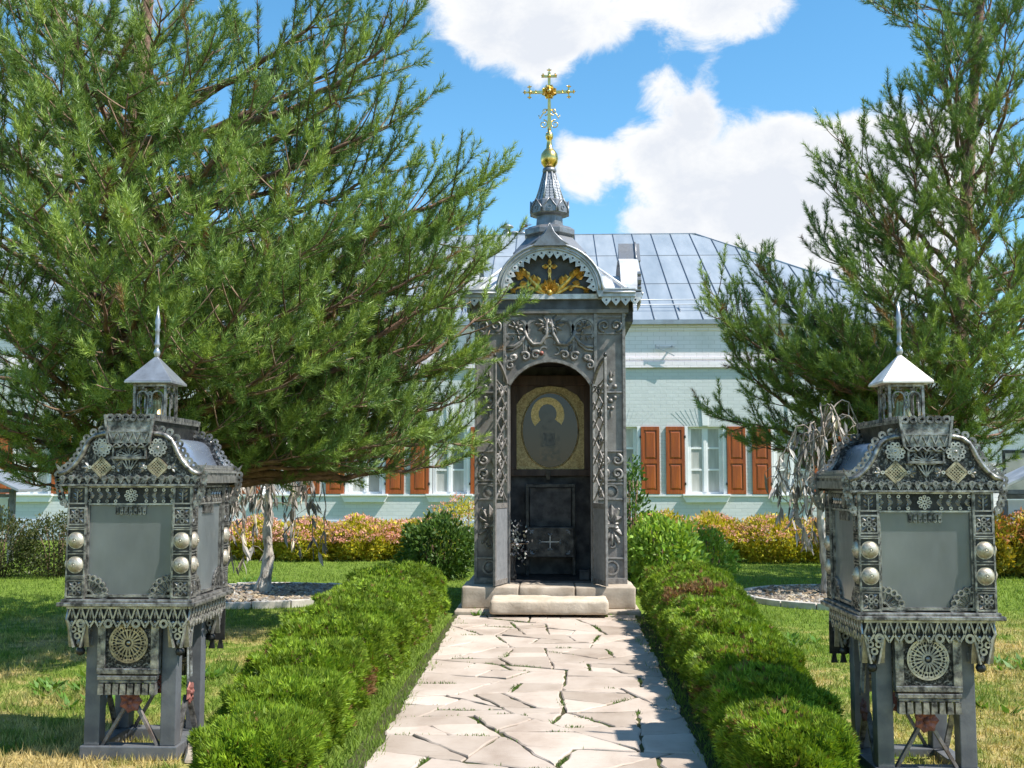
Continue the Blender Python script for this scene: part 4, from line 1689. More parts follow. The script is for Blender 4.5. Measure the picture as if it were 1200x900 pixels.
# hanging flower sprig
for (dx, py, r) in ((0, 446, .028), (-.05, 453, .030), (.05, 453, .030), (0, 470, .03), (-.05, 466, .026), (.05, 466, .026), (-.02, 478, .022), (.03, 478, .02)):
    rel.dome(pcx + dx, zz(py), r, YF, .03, 9, 3)
rel.petal(pcx, zz(446), 1.57, .12, .04, YF, .03).petal(pcx - .02, zz(443), 1.9, .08, .03, YF, .02).petal(pcx, zz(478), -1.57, .12, .04, YF, .02)
# paired scrolls
for (py, h) in ((539, 1), (555, -1)):
    for s_ in (-1, 1):
        rel.spiral(pcx + s_ * .07, zz(py), .065, .012, 1.4, math.pi / 2 * h, YF - .014, .024, 20, s_ * -h)
        rel.dome(pcx + s_ * .07, zz(py), .022, YF, .03, 8, 3)
# medallions
for py in (576, 665):
    rel.ring(pcx, zz(py), .066, .085, YF - .022, YF, 20).dome(pcx, zz(py), .062, YF, .012, 14, 3)
# acanthus
for k, (py, up) in enumerate(((614, 1), (618, -1))):
    for a, l in ((0, .24), (.42, .22), (-.42, .22), (.95, .16), (-.95, .16), (1.5, .09), (-1.5, .09)):
        rel.petal(pcx, zz(py), up * math.pi / 2 + a, l, .095, YF, .05)
    for a in (.6, -.6):
        rel.dome(pcx + math.sin(a) * .14, zz(py) + up * .17, .022, YF, .03, 8, 2)
rel.box(pcx - .055, pcx + .055, YF - .04, YF, zz(616) - .016, zz(616) + .016)
rel.spiral(pcx, zz(638), .05, .01, 1.3, 1.57, YF - .012, .014, 18, 1)
# upper little scroll panel
for s_ in (-1, 1):
    rel.spiral(pcx + s_ * .07, zz(382), .075, .012, 1.3, -math.pi / 2, YF - .012, .020, 18, s_)
rel.strip([(pcx - .14, zz(391)), (pcx + .14, zz(391))], .016, YF - .016, YF).strip([(pcx - .14, zz(372)), (pcx + .14, zz(372))], .014, YF - .016, YF)
rel.mirror()
for q in pieces(rel, .012):
    q.build('pilaster_relief', 'chapel_relief', chapel)

# panel over the door: scrollwork relief
pr = MB()
y_ = YF - .014
for i in range(NA):
    a, b = arc[i], arc[i + 1]
    pr.bar((a[0] * 1.02, YF - .02, a[1] + .012), (b[0] * 1.02, YF - .02, b[1] + .012), .05, .036)
half = MB()
# large ring
half.ring(.145, zz(387), .115, .148, YF - .024, YF, 26, -.5, math.pi + .2)
half.ring(.145, zz(387), .100, .112, YF - .016, YF, 26, -.2, math.pi - .2)
half.ring(.40, zz(386), .115, .148, YF - .024, YF, 24, -.9, math.pi + .9)
half.ring(.40, zz(386), .095, .108, YF - .016, YF, 24, -.5, math.pi + .5)
half.tube([(.02, y_, zz(374)), (.04, y_, zz(392)), (.10, y_, zz(403)), (.20, y_, zz(404)), (.27, y_, zz(396)), (.30, y_, zz(388))], .025, 6)
half.tube([(.28, y_, zz(392)), (.33, y_, zz(400)), (.42, y_, zz(406)), (.51, y_, zz(407))], .022, 6)
half.tube([(.29, y_, zz(394)), (.35, y_, zz(404)), (.43, y_, zz(410)), (.51, y_, zz(411))], .018, 6)
half.strip([(.24, zz(391)), (.52, zz(391))], .015, YF - .018, YF)
half.bar((.28, y_, zz(394)), (.28, y_, zz(413)), .026, .02).bar((.31, y_, zz(394)), (.31, y_, zz(411)), .018, .016)
for a, l in ((1.2, .10), (.6, .12), (.1, .12), (-.5, .1), (-1.1, .09)):
    half.petal(.03, zz(381), a, l * 1.35, .075, YF, .045)
for a in (0.3, 1.1, 1.9, 2.7, 3.5, 4.3):
    half.petal(.40, zz(384), a, .105, .065, YF, .04)
half.dome(.40, zz(384), .024, YF, .035, 8, 3)
half.petal(.38, zz(392), -1.9, .08, .045, YF, .03).petal(.42, zz(393), -1.2, .07, .04, YF, .03)
# scrolls along the arch
for (px, py, r, h, st) in ((662, 416, .052, -1, 2.6), (674, 418, .058, 1, .5), (692, 428, .055, -1, 2.2), (689, 419, .035, 1, 3)):
    half.spiral(cx(px), zz(py), r, .010, 1.3, st, y_, .023, 18, h)
    half.dome(cx(px), zz(py), .02, YF, .03, 7, 2)
for (px, py, a) in ((654, 416, .7), (667, 413, 1.2), (682, 420, .5), (696, 422, 1.3), (694, 432, 2)):
    half.petal(cx(px), zz(py), a, .10, .06, YF, .04)
half.mirror()
pr.join(half)
# central trefoil and mask
pr.ring(0, zz(400), .052, .070, YF - .024, YF, 18, -.6, math.pi + .6).ring(-.07, zz(411), .036, .052, YF - .02, YF, 14, .6, math.pi * 1.6).ring(.07, zz(411), .036, .052, YF - .02, YF, 14, -math.pi * .6, math.pi * .4)
for i in range(7):
    pr.petal(0, zz(381), math.pi * (-.1 - i * .8 / 6), .10, .045, YF, .04)
pr.dome(0, zz(380), .045, YF, .045, 10, 3)
pr.build('overdoor_relief', 'chapel_relief', chapel)
MB().dome(cx(635), zz(414), .03, YF - .005, .03, 8, 3).petal(cx(632), zz(416), 2.6, .06, .035, YF - .01, .03).build('copper_flower', 'copper', chapel)

# the four arched gables with flared eaves
GH = .625
ZC = cz(343)                      # eave line
GT = cz(288) - ZC                 # arch rise
OUT = 1.0


def garc(rx, rz, n=24):
    return [(-rx * math.cos(math.pi * i / n), ZC + rz * math.sin(math.pi * i / n)) for i in range(n + 1)]


band_o = garc(GH, GT)
band_i = garc(GH - .085, GT - .085)
arch = MB()
arch.prism([(-OUT, ZC - .085), (-OUT, ZC - .02), (-OUT + .03, ZC), (-GH - .07, ZC + .004), (-GH - .02, ZC + .03)] + band_o[1:-1] + [(GH + .02, ZC + .03), (GH + .07, ZC + .004), (OUT - .03, ZC), (OUT, ZC - .02), (OUT, ZC - .085), (GH - .06, ZC - .085)]
           + [(x, z) for x, z in reversed(band_i)] + [(-GH + .06, ZC - .085)], -1.08, -.90)
arch_me = arch.mesh('arch_gable', M['chapel_trim'], .008)
rim = MB()
for rx, rz, tt in ((GH - .01, GT - .01, .017), (GH - .05, GT - .05, .010)):
    q = garc(rx, rz)
    rim.tube([(x, -1.085, z) for x, z in q], tt, 6)
rim.tube([(-OUT, -1.085, ZC - .03), (-GH, -1.085, ZC - .03)], .014, 6).tube([(GH, -1.085, ZC - .03), (OUT, -1.085, ZC - .03)], .014, 6)
rim_me = rim.mesh('arch_moulding', M['chapel_trim'])
# pointed scallops, holes only suggested by dark discs
SCAL = []
nS = 17
for i in range(nS):
    a = math.pi * (i + .5) / nS
    r_ = GH - .085
    c_, s__ = -math.cos(a), math.sin(a)
    R0 = (c_ * r_, ZC + s__ * (GT - .085))
    nrm = Vector((c_ / r_, s__ / (GT - .085))).normalized()
    tg = Vector((-nrm.y, nrm.x))
    w_ = .052
    pt = lambda u, v: (R0[0] + tg.x * u + nrm.x * v, R0[1] + tg.y * u + nrm.y * v)
    # solid leaf-shaped plate, not pierced
    out = [pt(-w_, .01), pt(-w_, -.035), pt(-w_ * .55, -.062), pt(0, -.10), pt(w_ * .55, -.062), pt(w_, -.035), pt(w_, .01)]
    sc = MB().prism(out, -1.062, -1.05)
    SCAL.append(sc)
    h_ = pt(0, -.03)
    sc.ring(h_[0], h_[1], .013, .026, -1.068, -1.05, 10)
for s_ in (-1, 1):
    for i in range(4):
        x_ = s_ * (GH + .035 + i * .112)
        z_ = ZC - .083
        sc = MB().prism([(x_ - .053, z_), (x_ - .053, z_ - .035), (x_ - .03, z_ - .065), (x_, z_ - .10), (x_ + .03, z_ - .065), (x_ + .053, z_ - .035), (x_ + .053, z_)], -1.062, -1.05)
        sc.ring(x_, z_ - .035, .013, .026, -1.068, -1.05, 10)
        SCAL.append(sc)
sc_me = [q.mesh('scallop', M['chapel_silver']) for q in SCAL]
hole_disc = MB()  # dark discs stand in for the shade inside holes
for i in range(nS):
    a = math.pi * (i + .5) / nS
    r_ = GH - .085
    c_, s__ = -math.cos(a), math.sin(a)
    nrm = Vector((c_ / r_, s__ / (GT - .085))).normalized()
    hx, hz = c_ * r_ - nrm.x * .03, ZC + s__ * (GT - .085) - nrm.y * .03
    hole_disc.ring(hx, hz, 0.0005, .0128, -1.0645, -1.055, 9)
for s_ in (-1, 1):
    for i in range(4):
        hole_disc.ring(s_ * (GH + .035 + i * .112), ZC - .118, .0005, .0128, -1.0645, -1.055, 9)
hole_disc_me = meshes(hole_disc, 'scallop_dark_disc', 'chapel_dark')
ty = MB().prism(garc(GH - .05, GT - .05) + [(GH + .1, Z_TOP + .012), (-GH - .1, Z_TOP + .012)], -.93, -.905)
ty_me = ty.mesh('tympanum', M['tympanum'])
# ogee point on top
og = MB().prism([(-.20, ZC + GT - .045), (-.12, ZC + GT + .035), (-.05, ZC + GT + .11), (0, ZC + GT + .215), (.05, ZC + GT + .11), (.12, ZC + GT + .035), (.20, ZC + GT - .045)], -1.075, -.87)
og.tube([(-.22, -1.02, ZC + GT - .03), (-.12, -1.02, ZC + GT + .045), (-.05, -1.02, ZC + GT + .12), (0, -1.02, ZC + GT + .23)], .014, 5).tube([(.22, -1.02, ZC + GT - .03), (.12, -1.02, ZC + GT + .045), (.05, -1.02, ZC + GT + .12), (0, -1.02, ZC + GT + .23)], .014, 5)
og.v = [(x, y - .06 if y < -1.0 else y, z) for x, y, z in og.v]
og_me = og.mesh('ogee_point', M['spire'])
# top sheet of each gable, silver grey
sh_ = MB()
q = garc(GH + .006, GT + .006, 24)
for i in range(24):
    a, b = q[i], q[i + 1]
    sh_.add([(a[0], -1.09, a[1]), (b[0], -1.09, b[1]), (b[0], -.86, b[1]), (a[0], -.86, a[1]), (a[0] * .985, -1.09, a[1] - .012), (b[0] * .985, -1.09, b[1] - .012), (b[0] * .985, -.86, b[1] - .012), (a[0] * .985, -.86, a[1] - .012)],
            [(0, 1, 2, 3), (7, 6, 5, 4), (0, 4, 5, 1), (3, 2, 6, 7)])
sh_.box(GH + .02, OUT, -1.085, -.86, ZC + .0045, ZC + .02).box(-OUT, -GH - .02, -1.085, -.86, ZC + .0045, ZC + .02)
sh_me = sh_.mesh('gable_sheet', M['chapel_silver'])
# corner scroll ornament
cs = MB()
for s_ in (-1, 1):
    for (u, v, r) in ((.97, .045, .045), (.99, .12, .05), (.975, .20, .036)):
        cs.ring(s_ * u, ZC + v, r * .35, r, -1.07, -1.03, 12)
        cs.dome(s_ * u, ZC + v, r * .4, -1.05, .03, 8, 2)
    cs.petal(s_ * .95, ZC + .01, math.pi / 2 + s_ * .5, .16, .06, -1.05, .03)
cs_me = meshes(cs, 'corner_scroll', 'spire', .02)
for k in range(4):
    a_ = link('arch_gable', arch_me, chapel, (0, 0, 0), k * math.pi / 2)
    for nm, me in (('arch_moulding', rim_me), ('scallop', sc_me), ('scallop_dark_disc', hole_disc_me), ('tympanum', ty_me), ('ogee_point', og_me), ('gable_sheet', sh_me)):
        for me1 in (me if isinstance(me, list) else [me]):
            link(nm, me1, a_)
    if k % 2:
        for me1 in cs_me:
            link('corner_scroll', me1, a_)
# cornice body, lower vaults and the sloping base of the spire
MB().box(-.93, .93, -.895, .93, Z_TOP, ZC - .09).box(-.90, .90, -.9002, .92, Z_TOP - .05, Z_TOP).build('cornice', 'chapel', chapel)
MB().box(-.92, .92, -.945, -.905, cz(368), cz(363)).build('cornice_moulding', 'chapel', chapel, bevel=.006)
low = MB()
q = [(-(GH - .03) * math.cos(math.pi * i / 20), ZC + (GT - .22) * math.sin(math.pi * i / 20)) for i in range(21)]
low.prism([(-GH + .03, ZC - .08)] + q + [(GH - .03, ZC - .08)], -.86, .86)
l2 = MB()
l2.v, l2.f, l2.sm = list(low.v), list(low.f), list(low.sm)
low.join(l2.rot(1))
low.build('cross_vault', 'chapel_silver', chapel)
deck = MB().box(-.98, .98, -.98, .98, ZC - .088, ZC - .03)
deck.build('roof_deck', 'chapel_silver', chapel)
hip = MB()
for sx in (-1, 1):
    for sy in (-1, 1):
        hip.tube([(sx * .95, sy * .95, ZC + .0), (sx * .30, sy * .30, ZC + GT + .05)], .022, 6)
for q in pieces(hip):
    q.build('roof_rib', 'chapel_silver', chapel)

# side wall hints: dark bracket under the right eave
MB().box(.89, .99, -.75, .75, ZC - .33, ZC - .09).build('side_gutter', 'iron', chapel)

# spire, octagonal
SY = CY + .9


def sz(py):
    return P(645, py, SY).z


k_ = SY / F


def oct_(prof):
    return MB().lathe(prof, 8, (0, 0, 0), False, math.pi / 8)


sp = oct_([(.50, sz(300)), (.36, sz(286)), (.30, sz(280)), (.34, sz(278)), (.34, sz(272)), (.27, sz(268)), (.185, sz(267)), (.175, sz(255)), (.24, sz(253)), (.25, sz(249)), (.235, sz(238)), (.19, sz(236))])
sp.build('spire_base', 'spire', chapel, bevel=.006)
co_ = oct_([(.19, sz(237)), (.135, sz(222)), (.078, sz(203)), (.06, sz(203))])
cone = co_.build('spire_cone', 'spire', chapel)
ribs = MB()
for i in range(8):
    a = 2 * math.pi * (i + .5) / 8
    ribs.tube([(.192 * math.cos(a), .192 * math.sin(a), sz(237)), (.137 * math.cos(a), .137 * math.sin(a), sz(222)), (.08 * math.cos(a), .08 * math.sin(a), sz(203))], .011, 5)
ribs.build('cone_rib', 'chapel_trim', cone)
tl = MB()
for i in range(8):
    a = 2 * math.pi * i / 8
    for j in range(9):
        u = (j + .5) / 9.5
        z_ = sz(237) + (sz(204) - sz(237)) * u
        r_ = (.19 + (.135 - .19) * min(1, u * 34 / 15 * .97) if u < .45 else .137 + (.078 - .137) * (u - .45) / .55) * math.cos(math.pi / 8)
        w_ = r_ * .30
        for s_ in ((-1, 1) if u < .75 else (0,)):
            c_, d_ = math.cos(a), math.sin(a)
            px_, py_ = c_ * r_ - d_ * s_ * w_ * .6, d_ * r_ + c_ * s_ * w_ * .6
            tl.add([(px_ - d_ * -w_ * .5, py_ + c_ * -w_ * .5, z_ + .018), (px_ - d_ * w_ * .5, py_ + c_ * w_ * .5, z_ + .018), (px_ + c_ * .012 - d_ * w_ * .42, py_ + d_ * .012 + c_ * w_ * .42, z_ - .012), (px_ + c_ * .014, py_ + d_ * .014, z_ - .026), (px_ + c_ * .012 + d_ * w_ * .42, py_ + d_ * .012 - c_ * w_ * .42, z_ - .012)], [(0, 1, 2, 3, 4)])
tl.build('cone_scale', 'chapel_trim', cone)
kk = MB()
for i in range(8):
    a = 2 * math.pi * i / 8
    r_ = .236
    q = MB().prism([(-.082, 0), (-.085, .06), (-.05, .10), (0, .165), (.05, .10), (.085, .06), (.082, 0)], -r_, -r_ + .022)
    q.tube([(-.085, -r_ - .004, 0), (-.088, -r_ - .004, .06), (-.05, -r_ - .004, .104), (0, -r_ - .004, .172)], .010, 5).tube([(.085, -r_ - .004, 0), (.088, -r_ - .004, .06), (.05, -r_ - .004, .104), (0, -r_ - .004, .172)], .010, 5)
    q.ring(0, .055, .02, .032, -r_ - .008, -r_, 10)
    c_, d_ = math.cos(a), math.sin(a)
    q.v = [(x * c_ - y * d_, x * d_ + y * c_, z + sz(252)) for x, y, z in q.v]
    kk.join(q)
kk.build('kokoshnik_ring', 'spire', chapel)
MB().lathe([(.06, sz(204)), (.085, sz(203)), (.09, sz(200.5)), (.085, sz(198)), (.06, sz(197))], 18).build('spire_ring', 'spire', chapel)
u_ = k_
MB().lathe([(.04, sz(198)), (.07, sz(196)), (.105, sz(191.5)), (.114, sz(186.5)), (.105, sz(181)), (.075, sz(177)), (.042, sz(174)), (.034, sz(168)), (.030, sz(164.5)), (.045, sz(162.5)), (.053, sz(159.5)), (.045, sz(156.5)), (.022, sz(154.5)), (.018, sz(150))], 24).build('gilded_ball', 'gold', chapel)
# cross
cr = MB()
zx, zt_, zlow = sz(108), sz(80), sz(152)
y0, y1 = -.016, .016
cr.prism([(-.026, zlow), (.026, zlow), (.018, zx - .06), (.018, zt_ - .06), (-.018, zt_ - .06), (-.018, zx - .06)], y0, y1)
cr.box(-.26, .26, y0 + .002, y1 - .002, zx - .017, zx + .017)
zb2 = sz(89.5)
cr.box(-.10, .10, y0 + .004, y1 - .004, zb2 - .013, zb2 + .013)


def trefoil(x, z, ang, l=.075):
    cr.dome(x, z, .026, y0 + .004, .022, 10, 3)
    for a in (ang, ang + 1.45, ang - 1.45):
        ex, ez = x + math.cos(a) * l, z + math.sin(a) * l
        cr.bar((x, 0, z), (ex, 0, ez), .018, .02)
        for b in (a, a + 1.2, a - 1.2):
            cr.petal(ex - math.cos(a) * .012, ez - math.sin(a) * .012, b, .034, .02, y0 + .006, .012)


trefoil(-.245, zx, math.pi)
trefoil(.245, zx, 0)
trefoil(0, sz(89.5), math.pi / 2, .085)
for i in range(8):
    a = 2 * math.pi * i / 8 + .39
    cr.petal(0, zx, a, .105, .075, y0, .045)
for i in range(8):
    a = 2 * math.pi * i / 8
    cr.petal(0, zx, a, .085, .05, y0 - .004, .05)
cr.dome(0, zx, .032, y0 - .03, .035, 12, 4)
for s_ in (-1, 1):
    for a in (math.pi / 2, -math.pi / 2):
        cr.petal(s_ * .17, zx, a, .03, .02, y0, .01)
cr.build('cross', 'gold', chapel)
sc2 = MB()
for s_ in (-1, 1):
    sc2.spiral(s_ * .075, sz(145.5), .058, .014, 1.35, math.pi / 2, 0, .009, 22, s_)
    sc2.spiral(s_ * .055, sz(131), .05, .012, 1.2, -math.pi / 2, 0, .008, 20, -s_)
    sc2.tube([(s_ * .02, 0, sz(128)), (s_ * .09, 0, sz(134)), (s_ * .12, 0, sz(139)), (s_ * .135, 0, sz(135))], .008, 5)
sc2.build('cross_scroll', 'gold', chapel)

# gilded relief in the tympanum
gd = MB()
yb = -.94
gd2 = MB()
gd2.tube([(0, yb, cz(347)), (.06, yb, cz(346)), (.14, yb, cz(342)), (.22, yb, cz(337.5)), (.31, yb, cz(336)), (.38, yb, cz(337.5)), (.43, yb, cz(340))], [.03, .03, .026, .022, .019, .018, .02], 7)
gd2.petal(.42, cz(339), -.9, .07, .045, yb, .03).petal(.43, cz(339), .2, .05, .04, yb, .03).petal(.42, cz(340), -1.8, .05, .03, yb, .03)
gd2.tube([(.05, yb, cz(346)), (.13, yb, cz(338)), (.20, yb, cz(331)), (.26, yb, cz(325)), (.31, yb, cz(320))], [.03, .034, .034, .026, .014], 7)
for (px, py, a, l) in ((654, 341, 1.9, .08), (658, 336, 1.5, .10), (664, 333, 1.7, .09), (668, 329, 1.2, .10), (672, 325, .9, .10), (675, 323, 1.5, .07), (670, 332, -.2, .08), (664, 338, -.1, .07), (674, 326, .1, .08), (677, 322, .5, .07)):
    gd2.petal((px - 645) * .0105 + .0, cz(py), a, l * 1.3, .075, yb - .012, .04)
gd2.mirror()
gd.join(gd2)
for a, l in ((0, .16), (.45, .14), (-.45, .14), (.95, .11), (-.95, .11), (1.5, .08), (-1.5, .08)):
    gd.petal(0, cz(341), math.pi / 2 + a, l * 1.1, .06, yb - .02, .05)
gd.dome(0, cz(344), .045, yb - .02, .04, 10, 3)
gd.bar((0, yb - .01, cz(328)), (0, yb - .01, cz(318)), .03, .03)
zc2 = cz(313)
for a, l, w in ((math.pi / 2, .085, .05), (0, .095, .06), (math.pi, .095, .06), (-math.pi / 2, .12, .05)):
    gd.petal(0, zc2, a, l, w, yb - .005, .03)
    gd.bar((0, yb - .008, zc2), (math.cos(a) * l * .9, yb - .008, zc2 + math.sin(a) * l * .9), .022, .022)
gd.build('gilded_acanthus', 'gold_relief', chapel)

# door leaves, open outwards
def leaf(side):
    """local: hinge at the origin, leaf runs to +x, outer face towards -y"""
    h0, h1 = 0.0, ZS - ZB - .02
    w = DW - .02
    arch_h = ZA - ZS
    m = MB()
    m.box(0, .035, -.03, 0, h0, h1 + .02)
    m.box(w - .035, w, -.03, 0, h0, h1 + arch_h)
    m.box(.035, w - .035, -.03, 0, h0, .06).box(.035, w - .035, -.03, 0, .86, .92)
    top = [(.0 + w * i / 8, h1 + arch_h * math.sin(math.pi / 2 * i / 8) ** .8) for i in range(9)]
    m.strip(top, .035, -.03, 0)
    fr = m
    pn = MB().box(.035, w - .035, -.022, -.006, .06, .86)
    gr_ = MB()
    for i in range(7):
        u = i / 6
        za = .95 + u * (h1 - 1.02)
        gr_.bar((.04, -.015, za), (w - .04, -.015, min(za + .30, h1 + .05)), .014, .014)
        gr_.bar((w - .04, -.018, za), (.04, -.018, min(za + .30, h1)), .014, .014)
    for i in range(5):
        z_ = 1.0 + i * (h1 - 1.1) / 4
        gr_.spiral(w / 2, z_ + .06, .08, .012, 1.3, 0, -.016, .012, 16, 1 if i % 2 else -1)
        gr_.petal(w / 2, z_, .8, .11, .05, -.018, .012).petal(w / 2, z_, 2.4, .11, .05, -.018, .012)
    return fr, pn, gr_


for s_ in (-1, 1):
    fr, pn, gr_ = leaf(s_)
    for m in (fr, pn, gr_):
        if s_ > 0:
            m.v = [(-x, y, z) for x, y, z in m.v]
    ang = R(107) * (-1 if s_ < 0 else 1)
    d = fr.build('door_leaf', 'chapel_relief', chapel, (s_ * (DW + .015), YF - .01, ZB + .012), ang, bevel=.003)
    pn.build('door_panel', 'chapel_trim', d)
    gr_.build('door_grille', 'chapel_relief', d)
    MB().tube([(-s_ * -.0, -.035, .5), (0, -.035, .62)], .014, 6).tube([(0, -.035, 1.35), (0, -.035, 1.47)], .014, 6).build('hinge', 'iron', d)
    MB().lathe([(.006, 0), (.02, .02), (.02, .04), (.006, .06)], 10, ((DW - .03) * -s_, -.015, ZA - ZB - .01)).build('latch_knob', 'iron', d)

# icon: glazed frame, gold cover with a dark oval and a crescent halo
t = MT('embossed_gold_cover')
v = t.noise(40, 4, .65, dist=.8)
t.set(t.ramp(v, [(.35, (.22, .15, .06)), (.65, (.52, .40, .20))]), .42, .6)
t.bump(v, .6, .006)
M['icon_gold'] = t.m
t = MT('dark_icon_glass')
t.set((.024, .027, .033), .10, 0, .5)
M['icon_dark'] = t.m
IY = .14
icon = thing('icon', 'glazed icon in dark wooden frame, dark oval with gold crescent halo', 'icon', (CX0, CY + .9 + IY, cz(500) + .0))
iz0 = icon.location.z
kI = (CY + .9 + IY) / F


def iz(py):
    return P(645, py, CY + .9 + IY).z - iz0


def ix(px):
    return (px - 646.5) * kI


m = MB()
m.box(ix(598), ix(695), -.03, .05, iz(558), iz(550)).box(ix(598), ix(695), -.03, .05, iz(452), iz(440)).box(ix(598), ix(607), -.03, .05, iz(550), iz(452)).box(ix(686), ix(695), -.03, .05, iz(550), iz(452))
m.build('frame', 'wood_dark', icon, bevel=.008)
arch_p = [(ix(607), iz(550)), (ix(686), iz(550)), (ix(686), iz(474)), (ix(678), iz(463)), (ix(663), iz(454.5)), (ix(646.5), iz(452.2)), (ix(630), iz(454.5)), (ix(615), iz(463)), (ix(607), iz(474))]
MB().prism(arch_p, .012, .024).build('gold_cover', 'icon_gold', icon)
MB().box(ix(607), ix(686), .025, .045, iz(550), iz(452)).build('back_board', 'wood_dark', icon)
ov = [(ix(646.5) + 33 * kI * math.cos(a), iz(504) + 44 * kI * math.sin(a)) for a in [2 * math.pi * i / 40 for i in range(40)]]
MB().prism(ov, -.0, .011).build('oval', 'icon_dark', icon)
rm = MB().tube([(x, -.002, z) for x, z in ov + ov[:1]], .010, 6)
rm.build('oval_rim', 'icon_gold', icon)
M['halo_gold'] = noisy('halo_gold', (.45, .30, .10), (.78, .58, .27), 60, .4, .5, .4, 120)
ha = MB()
n = 22
pts = []
for i in range(n + 1):
    a = R(-35) + R(255) * i / n
    wv = 1.0 if i > 2 else .9
    pts.append((a, wv))
outer = [(ix(643.5) + 19.5 * kI * math.cos(a), iz(486) + 20.5 * kI * math.sin(a)) for a, _ in pts]
inner_ = [(ix(643.5) + (10.6) * kI * math.cos(a), iz(485) + 11.4 * kI * math.sin(a)) for a, _ in pts]
ha.prism(outer + inner_[::-1], -.012, -.001)
ha.build('crescent_halo', 'halo_gold', icon)
fig = MB().prism([(ix(637), iz(484)), (ix(650), iz(484)), (ix(652), iz(496)), (ix(658), iz(512)), (ix(660), iz(540)), (ix(634), iz(540)), (ix(634), iz(512)), (ix(636), iz(496))], -.004, -.001)
fig.build('painted_figure', noisy('dark_painted_figure', (.026, .027, .031), (.034, .034, .037), 12, .12, 0, 0), icon)
MB().box(ix(638), ix(652), -.007, -.005, iz(523), iz(507)).build('painted_cloth', noisy('faded_cream_paint', (.06, .058, .056), (.10, .096, .09), 20, .3, 0, 0), icon)
MB().frustum(iz(562), .02, .02, iz(552), .035, .03, ix(644), -.05).build('lamp_bracket', 'iron', icon)

# stand below the icon and a vase of dry flowers
ty_ = CY + .9 - .02
tb = thing('candle_stand', 'dark iron stand with ornamented panel below the icon', 'stand', (CX0, ty_, ZB + .02))
tz = lambda py: P(645, py, ty_).z - ZB - .02
kT = ty_ / F
tx = lambda px: (px - 646) * kT
m = MB()
for px in (619, 673):
    m.box(tx(px) - .02, tx(px) + .02, -.02, .02, 0, tz(570))
m.box(tx(617), tx(675), -.03, .03, tz(571), tz(567))
m.build('frame', 'iron', tb, bevel=.004)
MB().box(tx(622), tx(670), .03, .05, tz(617), tz(572)).build('upper_panel', 'chapel_dark', tb)
pnl = MB().box(tx(618), tx(673), -.18, -.15, tz(652), tz(617)).build('front_panel', 'iron', tb, bevel=.008)
MB().box(tx(618), tx(673), -.148, .02, tz(619), tz(617)).build('shelf', 'iron', tb)
om = MB()
c0 = (tx(645.5), tz(634))
for a in (0, math.pi / 2, math.pi, -math.pi / 2):
    l = .11 if a in (0, math.pi) else .075
    om.bar((c0[0], -.186, c0[1]), (c0[0] + math.cos(a) * l, -.186, c0[1] + math.sin(a) * l), .010, .010)
    for b in (a + .8, a - .8):
        om.petal(c0[0] + math.cos(a) * l, c0[1] + math.sin(a) * l, b, .04, .016, -.182, .008)
for sx, px in ((1, 623), (-1, 668)):
    for sz_, py in ((-1, 621), (1, 648)):
        for b in (0, math.pi / 4, math.pi / 2):
            om.petal(tx(px), tz(py), math.atan2(sz_ * math.sin(b), sx * math.cos(b)), .05, .018, -.182, .008)
for q in pieces(om, .004):
    q.build('ornament', 'chapel_trim', pnl)
vx = (602 - 646) * (CY + .2) / F
vs_ = thing('flower_vase', 'dark vase of small pale-leaved stems inside the left door', 'vase', (CX0 + vx - .02, CY + .22, ZB + .02))
MB().lathe([(.06, 0), (.07, .04), (.045, .16), (.07, .30), (.075, .32), (.06, .325)], 14).build('vase', 'iron', vs_)
Bf = np.array([(0, 0, .33)]) + RNG.normal(size=(260, 3)) * [.09, .05, .10] + [.03, -.02, .12]
Bf[:, 2] = np.maximum(Bf[:, 2], .15)
np_mesh('leaves', leaf_quads(Bf, rand_unit(260), .045, .022), 4, jitter_col((.20, .21, .20), 260, .5), 'dryleaf', vs_)
stm = MB()
for i in range(9):
    stm.tube([(0, 0, .3), (RNG.normal() * .05, -.02, .42), (RNG.normal() * .11 + .02, -.03, .42 + RNG.normal() * .08)], .004, 4)
stm.build('stems', 'twig', vs_)
cb = thing('candle_box', 'small metal candle box on the floor inside the right door', 'box', (CX0 + .40, CY + .35, ZB + .02))
MB().box(-.06, .06, -.08, .08, 0, .10).build('box', 'chapel_dark', cb, bevel=.006)
MB().box(-.065, .065, -.085, .085, .101, .115).build('lid', 'chapel_dark', cb, bevel=.004)
# ------------------------------------------------------------------ pines
def bezier(p0, p1, p2, n):
    return [p0 * (1 - u) ** 2 + p1 * 2 * u * (1 - u) + p2 * u * u for u in [i / n for i in range(n + 1)]]


rp = random.Random(5)


def rvec(s_=1.):
    return Vector((rp.gauss(0, s_), rp.gauss(0, s_), rp.gauss(0, s_)))


